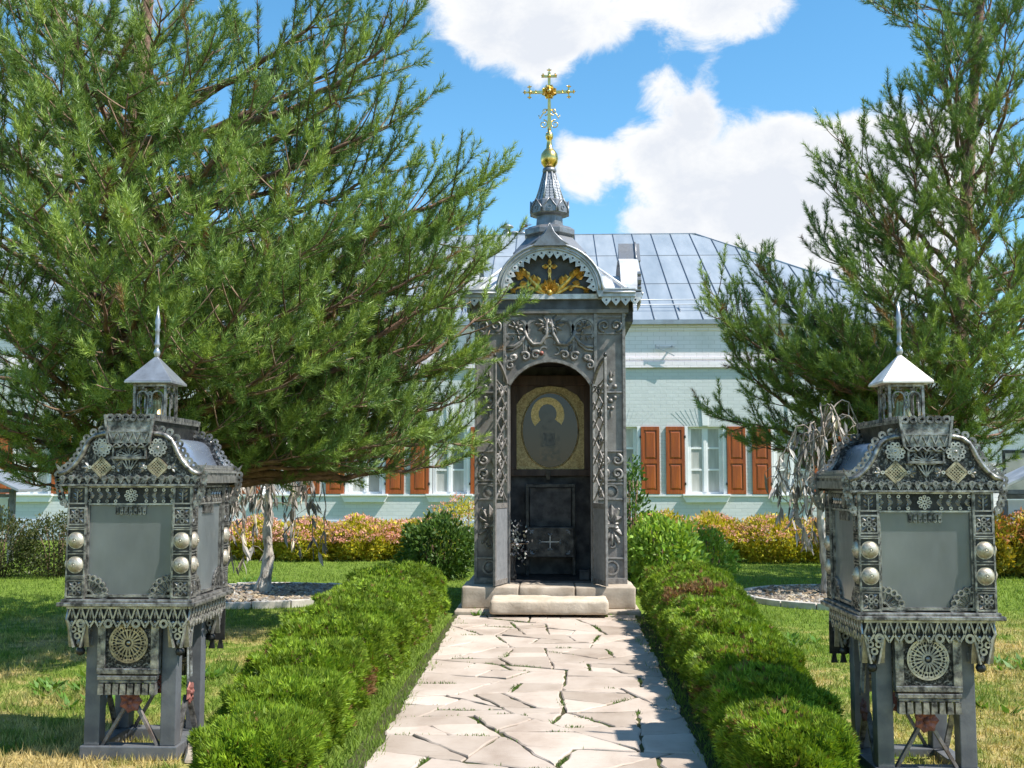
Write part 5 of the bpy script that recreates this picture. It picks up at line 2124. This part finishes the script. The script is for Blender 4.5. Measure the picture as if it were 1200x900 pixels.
def pine(label, base, lean, height, limbs, needles_per, nlen, shoot_step, width, sec_step, gaps):
    """limbs: list of (height on trunk, tip, thickness, bare fraction)"""
    tree = thing('pine_tree', label, 'pine tree', base)
    top = Vector((lean.x, lean.y, height))
    tp = bezier(Vector((0, 0, 0)), Vector((lean.x * .2, lean.y * .2, height * .5)), top, 14)
    tr = MB().tube(tp, [.17 * (1 - .88 * i / 14) + .012 for i in range(15)], 12)
    tr.build('trunk', 'bark', tree)

    def on_trunk(z):
        u = min(max(z / height, 0), 1)
        return tp[0] * (1 - u) ** 2 + Vector((lean.x * .2, lean.y * .2, height * .5)) * 2 * u * (1 - u) + top * u * u

    limb_mb, twig_mb = MB(), MB()
    SP, SD, SL, SH = [], [], [], []            # shoots: position, direction, length, shade

    def shoot(p, d, l, sh_):
        SP.append(tuple(p))
        SD.append(tuple(d.normalized()))
        SL.append(l)
        SH.append(sh_)

    for (z0, tip, thick, bare) in limbs:
        p0 = on_trunk(z0)
        tipv = Vector(tip)
        L = (tipv - p0).length
        hor = (tipv - p0)
        mid = p0 + hor * rp.uniform(.5, .7) + Vector((0, 0, -rp.uniform(.10, .24) * L * (1 if z0 > 2.1 else .15) + .02)) + rvec(.07 * L if z0 > 2.1 else .03 * L)
        n = max(6, int(L / .16))
        pts = bezier(p0, mid, tipv, n)
        pts = [p + rvec(.012) if 0 < i < n else p for i, p in enumerate(pts)]
        limb_mb.tube(pts, [max(.006, thick * (1 - i / n) ** .8) for i in range(n + 1)], 7)
        br = rp.uniform(.78, 1.15)
        k = 0
        d = L * bare
        while d < L:
            u = d / L
            i = min(n - 1, int(u * n))
            f = u * n - i
            p = pts[i].lerp(pts[i + 1], f)
            tg = (pts[i + 1] - pts[i]).normalized()
            side = tg.cross(Vector((0, 0, 1)))
            if side.length < .1:
                side = Vector((1, 0, 0))
            side.normalize()
            rot = rp.uniform(-.8, .8) + (0 if k % 2 else math.pi)
            lat = side * math.cos(rot) + side.cross(tg) * -math.sin(rot)
            dirv = (tg * rp.uniform(.45, 1.0) + lat * rp.uniform(.55, 1.1) + Vector((0, 0, rp.uniform(.0, .45)))).normalized()
            l2 = (.30 + .42 * math.sin(math.pi * min(1, .3 + .7 * (u - bare) / (1 - bare)))) * min(1.1, .55 + L / 5) * rp.uniform(.6, 1.2)
            q2 = p + dirv * l2 + Vector((0, 0, l2 * rp.uniform(.08, .38)))
            sub = bezier(p, p + dirv * l2 * .55, q2, 5)
            twig_mb.tube(sub, [.010, .009, .008, .007, .006, .005], 3)
            sh_ = br * rp.uniform(.8, 1.12)
            for j in range(1, 5):
                shoot(sub[j], sub[j + 1] - sub[j], (sub[j + 1] - sub[j]).length * 1.05, sh_ * .72)
            m = max(1, int(l2 * .8 / shoot_step))
            for j in range(m):
                v = .22 + .72 * (j + rp.random() * .6) / m
                ii = min(4, int(v * 5))
                pp = sub[ii].lerp(sub[ii + 1], v * 5 - ii)
                t2 = (sub[ii + 1] - sub[ii]).normalized()
                lat2 = t2.cross(rvec(1)).normalized()
                sd = (t2 * .75 + lat2 * .8 + Vector((0, 0, .5))).normalized()
                shoot(pp, sd, rp.uniform(.12, .25), sh_ * rp.uniform(.85, 1.1))
            t2 = (sub[5] - sub[4]).normalized()
            shoot(sub[5], t2 + Vector((0, 0, .35)), rp.uniform(.18, .30), sh_ * 1.15)
            for j in range(2):
                lat2 = t2.cross(rvec(1)).normalized()
                shoot(sub[5], t2 * .9 + lat2 * .6 + Vector((0, 0, .25)), rp.uniform(.13, .22), sh_ * 1.08)
            d += sec_step * rp.uniform(.6, 1.4)
            k += 1
        # leading shoots at the tip: candles pointing on and up
        tg = (pts[-1] - pts[-2]).normalized()
        for j in range(6):
            back = pts[-1] - tg * .11 * j
            shoot(back, tg + Vector((0, 0, .45)) + rvec(.28), rp.uniform(.2, .32), br * rp.uniform(.95, 1.2))
        shoot(pts[-1], tg + Vector((0, 0, .35)), .34, br * 1.12)
    limb_mb.build('limbs', 'bark', tree)
    twig_mb.build('twigs', 'twig', tree)
    SP, SD, SL, SH = np.array(SP), np.array(SD), np.array(SL), np.array(SH)
    # foliage gathers in clumps with gaps between them
    q_ = SP * 2 * math.pi
    cl = np.sin(q_[:, 0] / 1.05 + 1.3 * np.sin(q_[:, 2] / 1.7)) * np.sin(q_[:, 2] / .82 + np.sin(q_[:, 1] / 1.9)) + .6 * np.sin(q_[:, 1] / .9 + q_[:, 0] / .7) * np.sin(q_[:, 2] / .55 + 1)
    keep_ = (cl + RNG.normal(0, .22, len(SP)) > gaps)
    SP, SD, SL, SH, cl = SP[keep_], SD[keep_], SL[keep_], SH[keep_], cl[keep_]
    cnt = np.maximum(10, (needles_per * SL / .17)).astype(int)
    idx = np.repeat(np.arange(len(SP)), cnt)
    n = len(idx)
    along = RNG.random(n) ** .85
    pos = SP[idx] + SD[idx] * (SL[idx] * along)[:, None]
    rad = unit(np.cross(SD[idx], rand_unit(n)))
    fwd = RNG.uniform(.55, 1.15, n)[:, None] + (along ** 4)[:, None] * .6
    nd = unit(SD[idx] * fwd + rad * .85 + np.array([0, 0, .08]))
    ln = nlen * RNG.uniform(.7, 1.15, n)
    sd = unit(np.cross(nd, rand_unit(n)))
    w = width * RNG.uniform(.8, 1.2, n)
    V = np.stack([pos - sd * (w / 2)[:, None], pos + sd * (w / 2)[:, None], pos + nd * ln[:, None]], axis=1)
    young = np.array([.30, .40, .065])
    old = np.array([.098, .18, .038])
    blue = np.array([.18, .28, .11])
    mix_ = np.clip((SH[idx] - .7) / .6 + RNG.normal(0, .14, n), 0, 1)[:, None]
    tint = RNG.random(len(SP))[idx][:, None]
    C = old * (1 - mix_) + (young * (1 - .45 * tint) + blue * .45 * tint) * mix_
    C *= np.clip(RNG.normal(1, .15, (n, 1)), .5, 1.5)
    dead = RNG.random(len(SP))[idx] < .022
    C[dead] = np.array([.22, .13, .05])
    np_mesh('crown', V, 3, C, 'needle', tree)
    # cones
    cme = MB().lathe([(.004, 0), (.018, .012), (.022, .03), (.014, .05), (.003, .062)], 8).mesh('cone', noisy('green_cone_' + label[:4], (.14, .16, .04), (.24, .22, .07), 60, .7))
    for _ in range(22):
        i = rp.randrange(len(SP))
        c = link('cone', cme, tree, tuple(SP[i]))
        c.rotation_euler = (rp.uniform(-1, 1), rp.uniform(-1, 1), 0)
    return tree, n


# left pine
LB = P(118, 700, 10.6)
LB = Vector((LB.x, 10.6, 0))
limbs = []


def tipl(px, py, Y, z0, thick=.045, bare=.22):
    limbs.append((z0, P(px, py, Y) - LB, thick, bare))


LT = [(482, 22, 9.9, 4.9), (432, 66, 10.6, 4.6), (380, 20, 9.6, 5.0), (468, 138, 10.0, 4.1), (452, 196, 10.3, 3.7), (412, 175, 11.2, 4.2), (572, 214, 10.7, 3.0),
      (505, 268, 11.0, 3.0), (548, 262, 10.2, 2.8), (588, 352, 11.0, 2.3), (545, 330, 10.0, 2.5), (575, 300, 11.6, 2.5), (556, 425, 11.3, 2.0), (520, 395, 10.2, 2.1), (540, 520, 11.8, 1.7),
      (505, 470, 10.9, 1.8), (450, 535, 10.6, 1.6), (395, 530, 10.0, 1.6), (335, 505, 9.3, 1.7), (430, 470, 9.6, 1.9), (395, 400, 8.9, 2.2), (330, 425, 8.3, 2.0), (285, 350, 8.0, 2.5),
      (440, 330, 9.2, 2.6), (390, 270, 8.7, 3.0), (340, 200, 8.5, 3.4), (300, 130, 8.6, 3.8), (250, 60, 8.8, 4.3), (240, 420, 7.9, 2.0), (205, 385, 7.8, 2.2), (180, 300, 7.7, 2.7), (120, 330, 7.7, 2.5),
      (230, 240, 8.0, 3.1), (130, 210, 8.0, 3.3), (150, 110, 8.3, 3.9), (60, 90, 8.5, 4.1), (40, 250, 8.0, 3.0), (20, 400, 8.0, 2.2), (70, 480, 8.2, 1.9), (60, 545, 8.9, 1.5), (10, 505, 8.5, 1.7), (-20, 540, 9.2, 1.5),
      (150, 480, 8.2, 1.9), (260, 500, 8.8, 1.7), (-60, 330, 8.6, 2.6), (-80, 180, 9.0, 3.4), (-60, 60, 9.2, 4.2), (-120, 450, 9.4, 1.9), (480, 410, 11.9, 2.0), (420, 300, 11.9, 2.9), 
      (90, 20, 8.9, 4.6), (190, 10, 9.0, 4.8), (300, 460, 8.6, 1.9), (470, 515, 10.0, 1.7), (360, 350, 8.4, 2.4), (460, 250, 9.8, 3.1), (415, 105, 9.8, 4.2),
      (-30, 20, 9.4, 4.9), (20, 160, 8.6, 3.8), (-40, 120, 8.9, 4.0), (60, 20, 9.8, 5.0), (110, 60, 9.4, 4.7), (-60, 240, 8.8, 3.2), (0, 60, 9.9, 4.8), (100, 130, 9.2, 4.2), (200, 150, 9.0, 4.0), (250, 180, 9.4, 3.8), (60, 400, 8.2, 2.2), (0, 330, 8.4, 2.6), (520, 330, 11.4, 2.6), (490, 440, 11.0, 1.9), (500, 320, 9.6, 2.6), (130, 545, 9.2, 1.5), (210, 540, 9.6, 1.5), (290, 545, 10.4, 1.5), (30, 565, 9.9, 1.4), (545, 470, 11.2, 1.8), (520, 545, 11.4, 1.5), (480, 545, 11.0, 1.6), (420, 540, 10.2, 1.6), (530, 430, 10.6, 2.0), (350, 535, 9.6, 1.7)]
for px, py, Y, z0 in LT:
    L_ = (P(px, py, Y) - LB - Vector((0, 0, z0))).length
    tipl(px, py, Y, z0, .020 + .014 * L_, rp.uniform(.2, .4))
for k in range(34):                                  # the far and upper side of the crown
    a = rp.uniform(.1, 2 * math.pi - .1)
    z = rp.uniform(1.7, 7.2)
    r = 3.6 * (1 - (z / 8.6)) ** .6 * rp.uniform(.75, 1.05)
    dirv = Vector((math.cos(a) * r, abs(math.sin(a)) * r * rp.uniform(.4, 1), z + r * .25)) if z < 5.6 else Vector((min(math.cos(a) * r, .45), math.sin(a) * r, z + r * .35))
    limbs.append((max(1.4, z - .2), dirv, .03, .42))
_, nL = pine('large pine with spreading limbs behind the grey-roofed lantern', LB, Vector((.35, .1, 0)), 7.8, limbs, 60, .076, .13, .0062, .105, -.50)

# right pine
RB = P(1120, 690, 16.2)
RB = Vector((RB.x, 16.2, 0))
limbs = []
RT = [(1100, 6, 14.0, 6.0), (1108, 45, 13.6, 5.6), (1092, 72, 14.2, 5.3), (1046, 125, 14.0, 4.7), (1060, 160, 13.4, 4.4), (984, 162, 13.8, 4.0), (968, 208, 14.2, 3.8), (1000, 225, 13.2, 3.8), (997, 258, 14.6, 3.5),
      (1040, 235, 12.9, 3.9), (956, 268, 14.2, 2.6), (987, 300, 13.6, 2.5), (888, 312, 14.2, 2.3), (832, 342, 14.4, 2.1), (842, 372, 13.8, 2.0), (862, 415, 14.2, 1.9), (900, 380, 13.2, 2.1), (925, 350, 13.8, 2.3), (922, 460, 13.8, 1.7),
      (838, 488, 14.6, 1.5), (880, 520, 14.2, 1.5), (930, 425, 12.8, 1.8), (965, 500, 13.4, 1.6), (985, 385, 12.6, 2.1), (1010, 440, 12.3, 1.9), (1040, 340, 12.2, 2.6), (1075, 400, 12.0, 2.1), (1040, 500, 12.6, 1.6), (1100, 480, 12.0, 1.7),
      (1100, 320, 12.0, 2.8), (1150, 360, 11.9, 2.5), (1130, 230, 12.3, 3.5), (1190, 290, 12.0, 3.0), (1190, 430, 12.0, 2.0), (1160, 130, 12.8, 4.6), (1130, 60, 13.1, 5.3), (1195, 190, 12.5, 4.0), (1190, 60, 13.1, 5.2),
      (1175, 500, 12.4, 1.6), (1180, 10, 13.4, 5.8), (1240, 330, 12.6, 2.8), (1250, 450, 12.8, 2.0), (1230, 160, 13.0, 4.4), (950, 540, 14.4, 1.4), (1010, 550, 13.8, 1.3), (1090, 545, 13.3, 1.3), (1150, 545, 13.3, 1.3), (1000, 470, 15.2, 1.8), (905, 450, 15.2, 1.8), (1140, 20, 14.6, 6.1), (1085, 115, 13.2, 4.8),
      (1070, 440, 12.2, 1.9), (960, 440, 12.9, 1.8), (1130, 420, 11.9, 2.0), (940, 400, 14.6, 2.0), (1020, 400, 14.8, 2.2), (1060, 300, 14.5, 2.8)]
for px, py, Y, z0 in RT:
    t_ = P(px, py, Y + 1.9) - RB
    z0 = z0 * 1.12
    limbs.append((z0, t_, .018 + .013 * (t_ - Vector((0, 0, z0))).length, rp.uniform(.15, .34)))
for k in range(26):
    a = rp.uniform(-1.2, math.pi + .3)
    z = rp.uniform(1.5, 9.4)
    r = 3.6 * (1 - (z / 11.5)) ** .7 * rp.uniform(.75, 1.05)
    dirv = Vector((abs(math.cos(a)) * r, math.sin(a) * r, z + r * .25)) if z < 7.0 else Vector((math.cos(a) * r * .8, math.sin(a) * r * .8, z + r * .45))
    limbs.append((max(1.3, z - .2), dirv, .03, .42))
_, nR = pine('tall pine with open upper tiers behind the pale-roofed lantern', RB, Vector((.9, 0, 0)), 10.4, limbs, 50, .092, .135, .0080, .105, -.58)


# ------------------------------------------------------------------ clipped thuja hedges
def thuja(label, group, c, rx, ry, h, n, brown_side=0., brown_top=0., seed=0):
    rg = np.random.default_rng(seed)
    o = thing('thuja_shrub', label, 'shrub', (c[0], c[1], 0), 0, group)
    st = MB()
    for i in range(7):
        a = 6.28 * i / 7
        st.tube([(.05 * math.cos(a), .05 * math.sin(a), 0), (rx * .4 * math.cos(a), ry * .4 * math.sin(a), h * .45), (rx * .6 * math.cos(a), ry * .6 * math.sin(a), h * .75)], [.022, .016, .006], 5)
    st.build('stems', 'twig', o)
    # points on a lumpy cushion
    d = rg.normal(size=(n, 3))
    d[:, 2] = np.abs(d[:, 2]) * 1.0 - .25
    d = d / np.linalg.norm(d, axis=1, keepdims=True)
    sq = np.power(np.abs(d), .72) * np.sign(d)                      # squarish cushion
    ph = rg.uniform(0, 6.28, 6)
    lump = 1 + .07 * np.sin(d[:, 0] * 7 + ph[0]) * np.sin(d[:, 1] * 6 + ph[1]) + .06 * np.sin(d[:, 2] * 9 + d[:, 0] * 5 + ph[2]) + .05 * np.sin(d[:, 0] * 15 + d[:, 1] * 13 + ph[3])
    depth = 1 - np.abs(rg.normal(0, .075, n))
    zc_ = h * .42
    Pp = np.stack([sq[:, 0] * rx, sq[:, 1] * ry, sq[:, 2] * (h - zc_)], 1) * (lump * depth)[:, None]
    Pp[:, 2] += zc_
    Pp[:, 2] = np.maximum(Pp[:, 2], .02 + rg.random(n) * .05)
    nrm = d / np.array([rx, ry, h])
    nrm /= np.linalg.norm(nrm, axis=1, keepdims=True)
    # each tuft: fan of small scaly sprays
    K = 6
    up = nrm * .75 + np.array([0, 0, .65]) + rg.normal(size=(n, 3)) * .28
    up /= np.linalg.norm(up, axis=1, keepdims=True)
    sd = np.cross(up, rg.normal(size=(n, 3)))
    sd /= np.linalg.norm(sd, axis=1, keepdims=True)
    V, C = [], []
    lum = np.clip(.85 + .25 * np.sin(Pp[:, 0] * 11 + ph[4]) * np.sin(Pp[:, 1] * 9 + ph[5]) + rg.normal(0, .16, n), .45, 1.5)
    brown = np.zeros(n, bool)
    if brown_side:
        inner = (-np.sign(c[0]) * Pp[:, 0] > rx * .45) & (Pp[:, 2] < h * .52)
        patch = np.sin(Pp[:, 1] * 6 + ph[0]) + np.sin(Pp[:, 1] * 13 + ph[3]) * .5 > .3
        brown |= inner & patch & (rg.random(n) < brown_side)
    if brown_top:
        brown |= (Pp[:, 2] > h * .72) & (np.hypot(Pp[:, 0] / rx + .25 * np.sign(c[0]), Pp[:, 1] / ry) < .75) & (rg.random(n) < brown_top)
    brown |= rg.random(n) < .015
    g1, g2 = np.array([.115, .215, .014]), np.array([.285, .395, .03])
    for k in range(K):
        a = (k - (K - 1) / 2) * .36 + rg.normal(0, .12, n)
        dv = up * np.cos(a)[:, None] + sd * np.sin(a)[:, None]
        l = rg.uniform(.020, .045, n) * (1 - .08 * abs(k - 2.5))
        V.append(leaf_tris(Pp + sd * ((k - 2.5) * .004), dv, l * 1.1, l * .34, S=np.cross(up, sd) + rg.normal(size=(n, 3)) * .4))
        f = rg.random((n, 1))
        cc = (g1 * (1 - f) + g2 * f) * lum[:, None]
        cc[brown] = np.array([.23, .125, .05]) * rg.uniform(.6, 1.2, (brown.sum(), 1))
        C.append(cc)
    np_mesh('foliage', np.concatenate(V), 3, np.concatenate(C), 'thuja', o)
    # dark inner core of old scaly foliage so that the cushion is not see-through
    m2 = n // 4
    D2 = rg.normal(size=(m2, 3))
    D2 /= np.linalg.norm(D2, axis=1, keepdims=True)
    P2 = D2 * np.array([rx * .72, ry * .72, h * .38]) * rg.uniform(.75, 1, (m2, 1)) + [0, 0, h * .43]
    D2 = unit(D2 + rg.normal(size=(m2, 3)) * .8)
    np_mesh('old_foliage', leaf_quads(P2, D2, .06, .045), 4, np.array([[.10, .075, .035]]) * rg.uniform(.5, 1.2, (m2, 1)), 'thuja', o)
    return o


ORD = ['first', 'second', 'third', 'fourth', 'fifth', 'sixth', 'seventh', 'eighth', 'ninth']
lh = [(-1.62, 11.65, .53, .60, .58), (-1.60, 10.7, .51, .58, .54), (-1.58, 9.75, .49, .56, .54), (-1.57, 8.8, .48, .56, .53), (-1.54, 7.9, .43, .52, .50), (-1.51, 7.05, .37, .48, .45), (-1.46, 6.25, .33, .44, .38), (-1.40, 5.5, .28, .40, .33)]
for i, (x, y, rx, ry, h) in enumerate(lh):
    extra = ', lower side browned' if i in (2, 4) else ''
    thuja('%s green thuja from the chapel in hedge beside grey-roofed lantern%s' % (ORD[i], extra), 'thuja shrubs of the two hedges', (x, y), rx, ry * 1.14, h, int(4300 + 2400 * (12 - y) / 6), .9 if i in (2, 4, 5) else .12, 0, 100 + i)
rh = [(1.45, 11.65, .45, .56, .60), (1.44, 10.75, .43, .54, .57), (1.39, 9.8, .40, .52, .57), (1.35, 8.9, .38, .52, .54), (1.31, 8.0, .36, .52, .52), (1.28, 7.1, .34, .50, .48), (1.23, 6.25, .32, .46, .41), (1.19, 5.5, .28, .42, .36)]
for i, (x, y, rx, ry, h) in enumerate(rh):
    extra = ', top browned' if i == 2 else ''
    thuja('%s green thuja from the chapel in hedge beside pale-roofed lantern%s' % (ORD[i], extra), 'thuja shrubs of the two hedges', (x, y), rx, ry * 1.14, h, int(4300 + 2400 * (12 - y) / 6), .35, .75 if i == 2 else .06, 200 + i)


# ------------------------------------------------------------------ leafy shrubs
def shrub(name, label, group, c, rx, ry, h, n, leaf, cols, flower=None, nf=0, seed=0, cat='shrub', topcol=None, aspect=.45):
    rg = np.random.default_rng(seed)
    o = thing(name, label, cat, (c[0], c[1], 0), 0, group)
    st = MB()
    for i in range(12):
        a = rg.uniform(0, 6.28)
        rr_ = rg.uniform(.3, .75)
        st.tube([(.12 * math.cos(a), .12 * math.sin(a), 0), (rx * rr_ * .6 * math.cos(a), ry * rr_ * .6 * math.sin(a), h * .5), (rx * rr_ * math.cos(a), ry * rr_ * math.sin(a), h * .85)], [.014, .010, .005], 4)
    st.build('stems', 'twig', o)
    d = rg.normal(size=(n, 3))
    d /= np.linalg.norm(d, axis=1, keepdims=True)
    r = rg.uniform(.35, 1, n) ** .5
    ph = rg.uniform(0, 6.28, 5)
    lump = 1 + .14 * np.sin(d[:, 0] * 6 + ph[0]) * np.sin(d[:, 2] * 5 + ph[1]) + .10 * np.sin(d[:, 1] * 9 + d[:, 0] * 8 + ph[2])
    Pp = d * np.array([rx, ry, h * .55]) * (r * lump)[:, None] + [0, 0, h * .48]
    Pp[:, 2] = np.where(Pp[:, 2] < .03, rg.uniform(.03, h * .4, n), Pp[:, 2])
    dv = d * .6 + np.array([0, 0, .45]) + rg.normal(size=(n, 3)) * .5
    dv /= np.linalg.norm(dv, axis=1, keepdims=True)
    l = leaf * rg.uniform(.6, 1.25, n)
    V = leaf_quads(Pp, dv, l, l * aspect, S=np.cross(dv, [0, 0, 1]) + rg.normal(size=(n, 3)) * .5, bend=.1)
    f = rg.random((n, 1))
    C = (np.array(cols[0]) * (1 - f) + np.array(cols[1]) * f) * np.clip(rg.normal(1, .2, (n, 1)), .5, 1.5)
    if topcol is not None:
        tip = (r > .93) & (d[:, 2] > .1) & (rg.random(n) < .5)
        C[tip] = np.array(topcol) * rg.uniform(.75, 1.2, (tip.sum(), 1))
    np_mesh('foliage', V, 4, C, 'leaf', o)
    if flower:
        d = rg.normal(size=(nf, 3))
        d[:, 2] = np.abs(d[:, 2])
        d[:, 1] -= .4
        d /= np.linalg.norm(d, axis=1, keepdims=True)
        lump = 1.03 + .10 * np.sin(d[:, 0] * 6 + ph[0]) * np.sin(d[:, 2] * 5 + ph[1])
        cp = d * np.array([rx, ry, h * .55]) * lump[:, None] + [0, 0, h * .48]
        K = 16
        pp = np.repeat(cp, K, 0) + rg.normal(size=(nf * K, 3)) * [.045, .045, .015]
        dv = rg.normal(size=(nf * K, 3)) * .5 + np.repeat(d, K, 0) * .5 + [0, 0, .8]
        dv /= np.linalg.norm(dv, axis=1, keepdims=True)
        cc = np.array(flower) * rg.uniform(.6, 1.25, (nf * K, 1))
        np_mesh('blossom', leaf_quads(pp, dv, .03, .024), 4, np.clip(cc, 0, 1), 'leaf', o)
    return o


YG = ((.27, .31, .025), (.62, .52, .045))
PINK = (.84, .45, .43)
GRP = 'pink-flowering golden spirea row along the house'
lefts = [(-6.6, 'behind the grey-roofed lantern'), (-5.55, 'behind the withered tree trunk'), (-4.5, 'right beside the withered tree trunk'), (-3.5, 'between the withered tree and the chapel'), (-2.6, 'partly behind the dark green bush')]
for i, (x, wh) in enumerate(lefts):
    shrub('spirea_bush', 'golden spirea bush with pink blossom %s' % wh, GRP, (x, 20.6 + .2 * math.sin(i * 2)), .66, .55, .74 + .06 * math.sin(i * 3), 6500, .082, YG, PINK, 130, 300 + i, topcol=(.62, .42, .22))
shrub('spirea_bush', 'golden spirea bush with pink blossom hidden partly by the chapel', GRP, (-1.5, 20.0), .7, .55, 1.15, 4200, .055, YG, PINK, 40, 309, topcol=(.56, .33, .20))
rights = [(2.0, 'behind the bright green bush by the chapel', .86), (3.05, 'beside the bright green bush by the chapel', .82), (4.05, 'under the hanging leaves of the withered tree', .80), (5.1, 'half hidden by the pale-roofed lantern', .78), (6.2, 'hidden behind the pale-roofed lantern', .9), (7.4, 'behind the lantern edge near the notice stand', .9)]
for i, (x, wh, h) in enumerate(rights):
    shrub('spirea_bush', 'golden spirea bush with pink blossom %s' % wh, GRP, (x, 20.4 + .2 * math.sin(i * 2)), .68, .55, h, 6500, .082, YG, PINK, 60, 320 + i, topcol=(.66, .46, .22))
for i, x in enumerate((6.7, 7.55, 8.4)):
    shrub('spirea_bush', 'golden orange spirea bush %s the notice stand by the white outbuilding' % ('left of', 'below the roof edge of', 'in front of')[i], GRP, (x, 17.4), .62, .55, .95, 7000, .08, ((.20, .22, .025), (.46, .34, .04)), PINK, 20, 340 + i, topcol=(.50, .20, .07))
shrub('green_bush', 'dark green leafy bush against the left side of the chapel', None, (-1.66, 16.6), .60, .5, .92, 5200, .085, ((.05, .11, .022), (.11, .19, .04)), None, 0, 350)
shrub('green_bush', 'bright green leafy bush against the right side of the chapel', None, (1.52, 14.7), .52, .45, .98, 4200, .095, ((.15, .28, .03), (.32, .47, .08)), None, 0, 351)
shrub('green_bush', 'small bright green bush in front of the golden spirea right of the chapel', None, (2.15, 15.2), .42, .4, .8, 3000, .07, ((.15, .28, .03), (.32, .47, .08)), None, 0, 353)
shrub('green_bush', 'slender green stems beside the right chapel wall', None, (1.15, 15.4), .22, .25, 1.75, 1400, .08, ((.06, .14, .03), (.12, .22, .05)), None, 0, 352)
for i, (x, y) in enumerate(((-9.4, 16.9), (-8.5, 16.7), (-7.6, 16.8), (-6.8, 17.0))):
    shrub('barberry_bush', 'dark green bush below the mint wall %s' % ['beside the notice stand', 'right of the notice stand', 'left of the grey-roofed lantern', 'behind the grey-roofed lantern'][i], 'dark bushes on the left lawn', (x, y), .62, .5, .95, 5200, .05, ((.04, .065, .018), (.09, .095, .03)), None, 0, 360 + i, topcol=(.12, .12, .03))


# ------------------------------------------------------------------ withered weeping trees
def weeping(label, base, top_z, sd_, bend):
    rg = random.Random(sd_)
    o = thing('weeping_tree', label, 'tree', base, 0, 'withered weeping trees in the stone beds')
    n = 16
    tp = []
    for i in range(n + 1):
        u = i / n
        tp.append(Vector((bend * math.sin(u * 2.2) + .03 * math.sin(u * 9), .03 * math.sin(u * 7), u * top_z)))
    rad = [.06 * (1 - u) ** 3 + .045 * (1 - .45 * u) + .008 * math.sin(i * 2.1) for i, u in ((i, i / n) for i in range(n + 1))]
    tr = MB().tube(tp, rad, 14)
    # fluted, knotty bark
    for k_i, v in enumerate(tr.v):
        i = k_i // 14
        j = k_i % 14
        c = tp[min(i, n)]
        w = 1 + .16 * math.sin(j * 2.7 + i * .5) + .08 * rg.gauss(0, 1)
        tr.v[k_i] = (c.x + (v[0] - c.x) * w, c.y + (v[1] - c.y) * w, v[2])
    tr.build('trunk', 'pale_bark', o)
    br = MB()
    B, D, Ln = [], [], []
    for k in range(20):
        a = 2 * math.pi * k / 20 + rg.uniform(-.2, .2)
        z0 = top_z * rg.uniform(.82, 1.0)
        p0 = Vector((tp[-2].x, tp[-2].y, z0))
        out = rg.uniform(.35, .85)
        rise = rg.uniform(.10, .45)
        drop = rg.uniform(.4, 1.25)
        hx, hy = math.cos(a), math.sin(a)
        pts = []
        m = 14
        for i in range(m + 1):
            u = i / m
            pts.append(p0 + Vector((hx * out * math.sin(min(1, u * 1.25) * math.pi / 2), hy * out * math.sin(min(1, u * 1.25) * math.pi / 2), rise * math.sin(min(1, u * 2.2) * math.pi) * (1 if u < .45 else 0) - drop * max(0, u - .3) ** 1.3 * 1.6)) + Vector((rg.gauss(0, .012), rg.gauss(0, .012), 0)))
        br.tube(pts, [.009 * (1 - i / m) + .0035 for i in range(m + 1)], 5)
        for i in range(4, m + 1):
            for _ in range(rg.choice((1, 1, 2, 2, 3)) if i < m else 4):
                q = pts[i]
                if rg.random() < .3:
                    # side twig
                    e = q + Vector((rg.gauss(0, .1), rg.gauss(0, .1), -rg.uniform(.02, .14)))
                    br.tube([q, (q + e) / 2 + Vector((0, 0, .03)), e], [.005, .004, .003], 4)
                    q = e
                B.append(tuple(q))
                D.append((rg.gauss(0, .35), rg.gauss(0, .35), -1))
                Ln.append(rg.uniform(.12, .25))
    br.build('branches', 'twig_grey', o)
    B, D, Ln = np.array(B), unit(np.array(D)), np.array(Ln)
    # long lance-shaped leaves, folded along the rib
    S = unit(np.cross(D, rand_unit(len(B))))
    N = np.cross(D, S)
    W = Ln * RNG.uniform(.16, .26, len(B))
    L1, W1 = Ln[:, None], W[:, None]
    a0, a1, a2, a3 = B, B + D * L1 * .3, B + D * L1 * .65, B + D * L1 + N * L1 * .12
    l1, l2_ = a1 + S * W1 * .5 + N * W1 * .2, a2 + S * W1 * .42 + N * W1 * .2
    r1, r2 = a1 - S * W1 * .5 + N * W1 * .2, a2 - S * W1 * .42 + N * W1 * .2
    V = np.concatenate([np.stack([a0, a1, a1 * .5 + a0 * .5, l1], 1) * 0 + np.stack([a0, a1, l1, l1], 1), np.stack([a1, a2, l2_, l1], 1), np.stack([a2, a3, a3, l2_], 1), np.stack([a0, r1, a1, a1], 1), np.stack([a1, r1, r2, a2], 1), np.stack([a2, r2, a3, a3], 1)])
    # triangles as quads with a repeated corner are avoided: split them
    tri = np.concatenate([np.stack([a0, a1, l1], 1), np.stack([a2, a3, l2_], 1), np.stack([a0, r1, a1], 1), np.stack([a2, r2, a3], 1),
                          np.stack([a1, a2, l2_], 1), np.stack([a1, l2_, l1], 1), np.stack([a1, r1, r2], 1), np.stack([a1, r2, a2], 1)])
    pal = np.array([(.24, .215, .195), (.46, .42, .38), (.13, .115, .10), (.58, .48, .36), (.34, .30, .27)])
    c1 = pal[RNG.choice(5, len(B), p=[.3, .27, .2, .08, .15])] * RNG.uniform(.8, 1.2, (len(B), 1))
    np_mesh('leaves', tri, 3, np.tile(c1, (8, 1)), 'dryleaf', o)
    return o


weeping('withered weeping tree with drooping grey leaves under the large spreading pine', (RING[0].x, RING[0].y, .02), 1.95, 3, .10)
weeping('withered weeping tree with drooping grey leaves behind the pale-roofed lantern', (RING[1].x - .22, RING[1].y, .02), 2.15, 8, -.08)
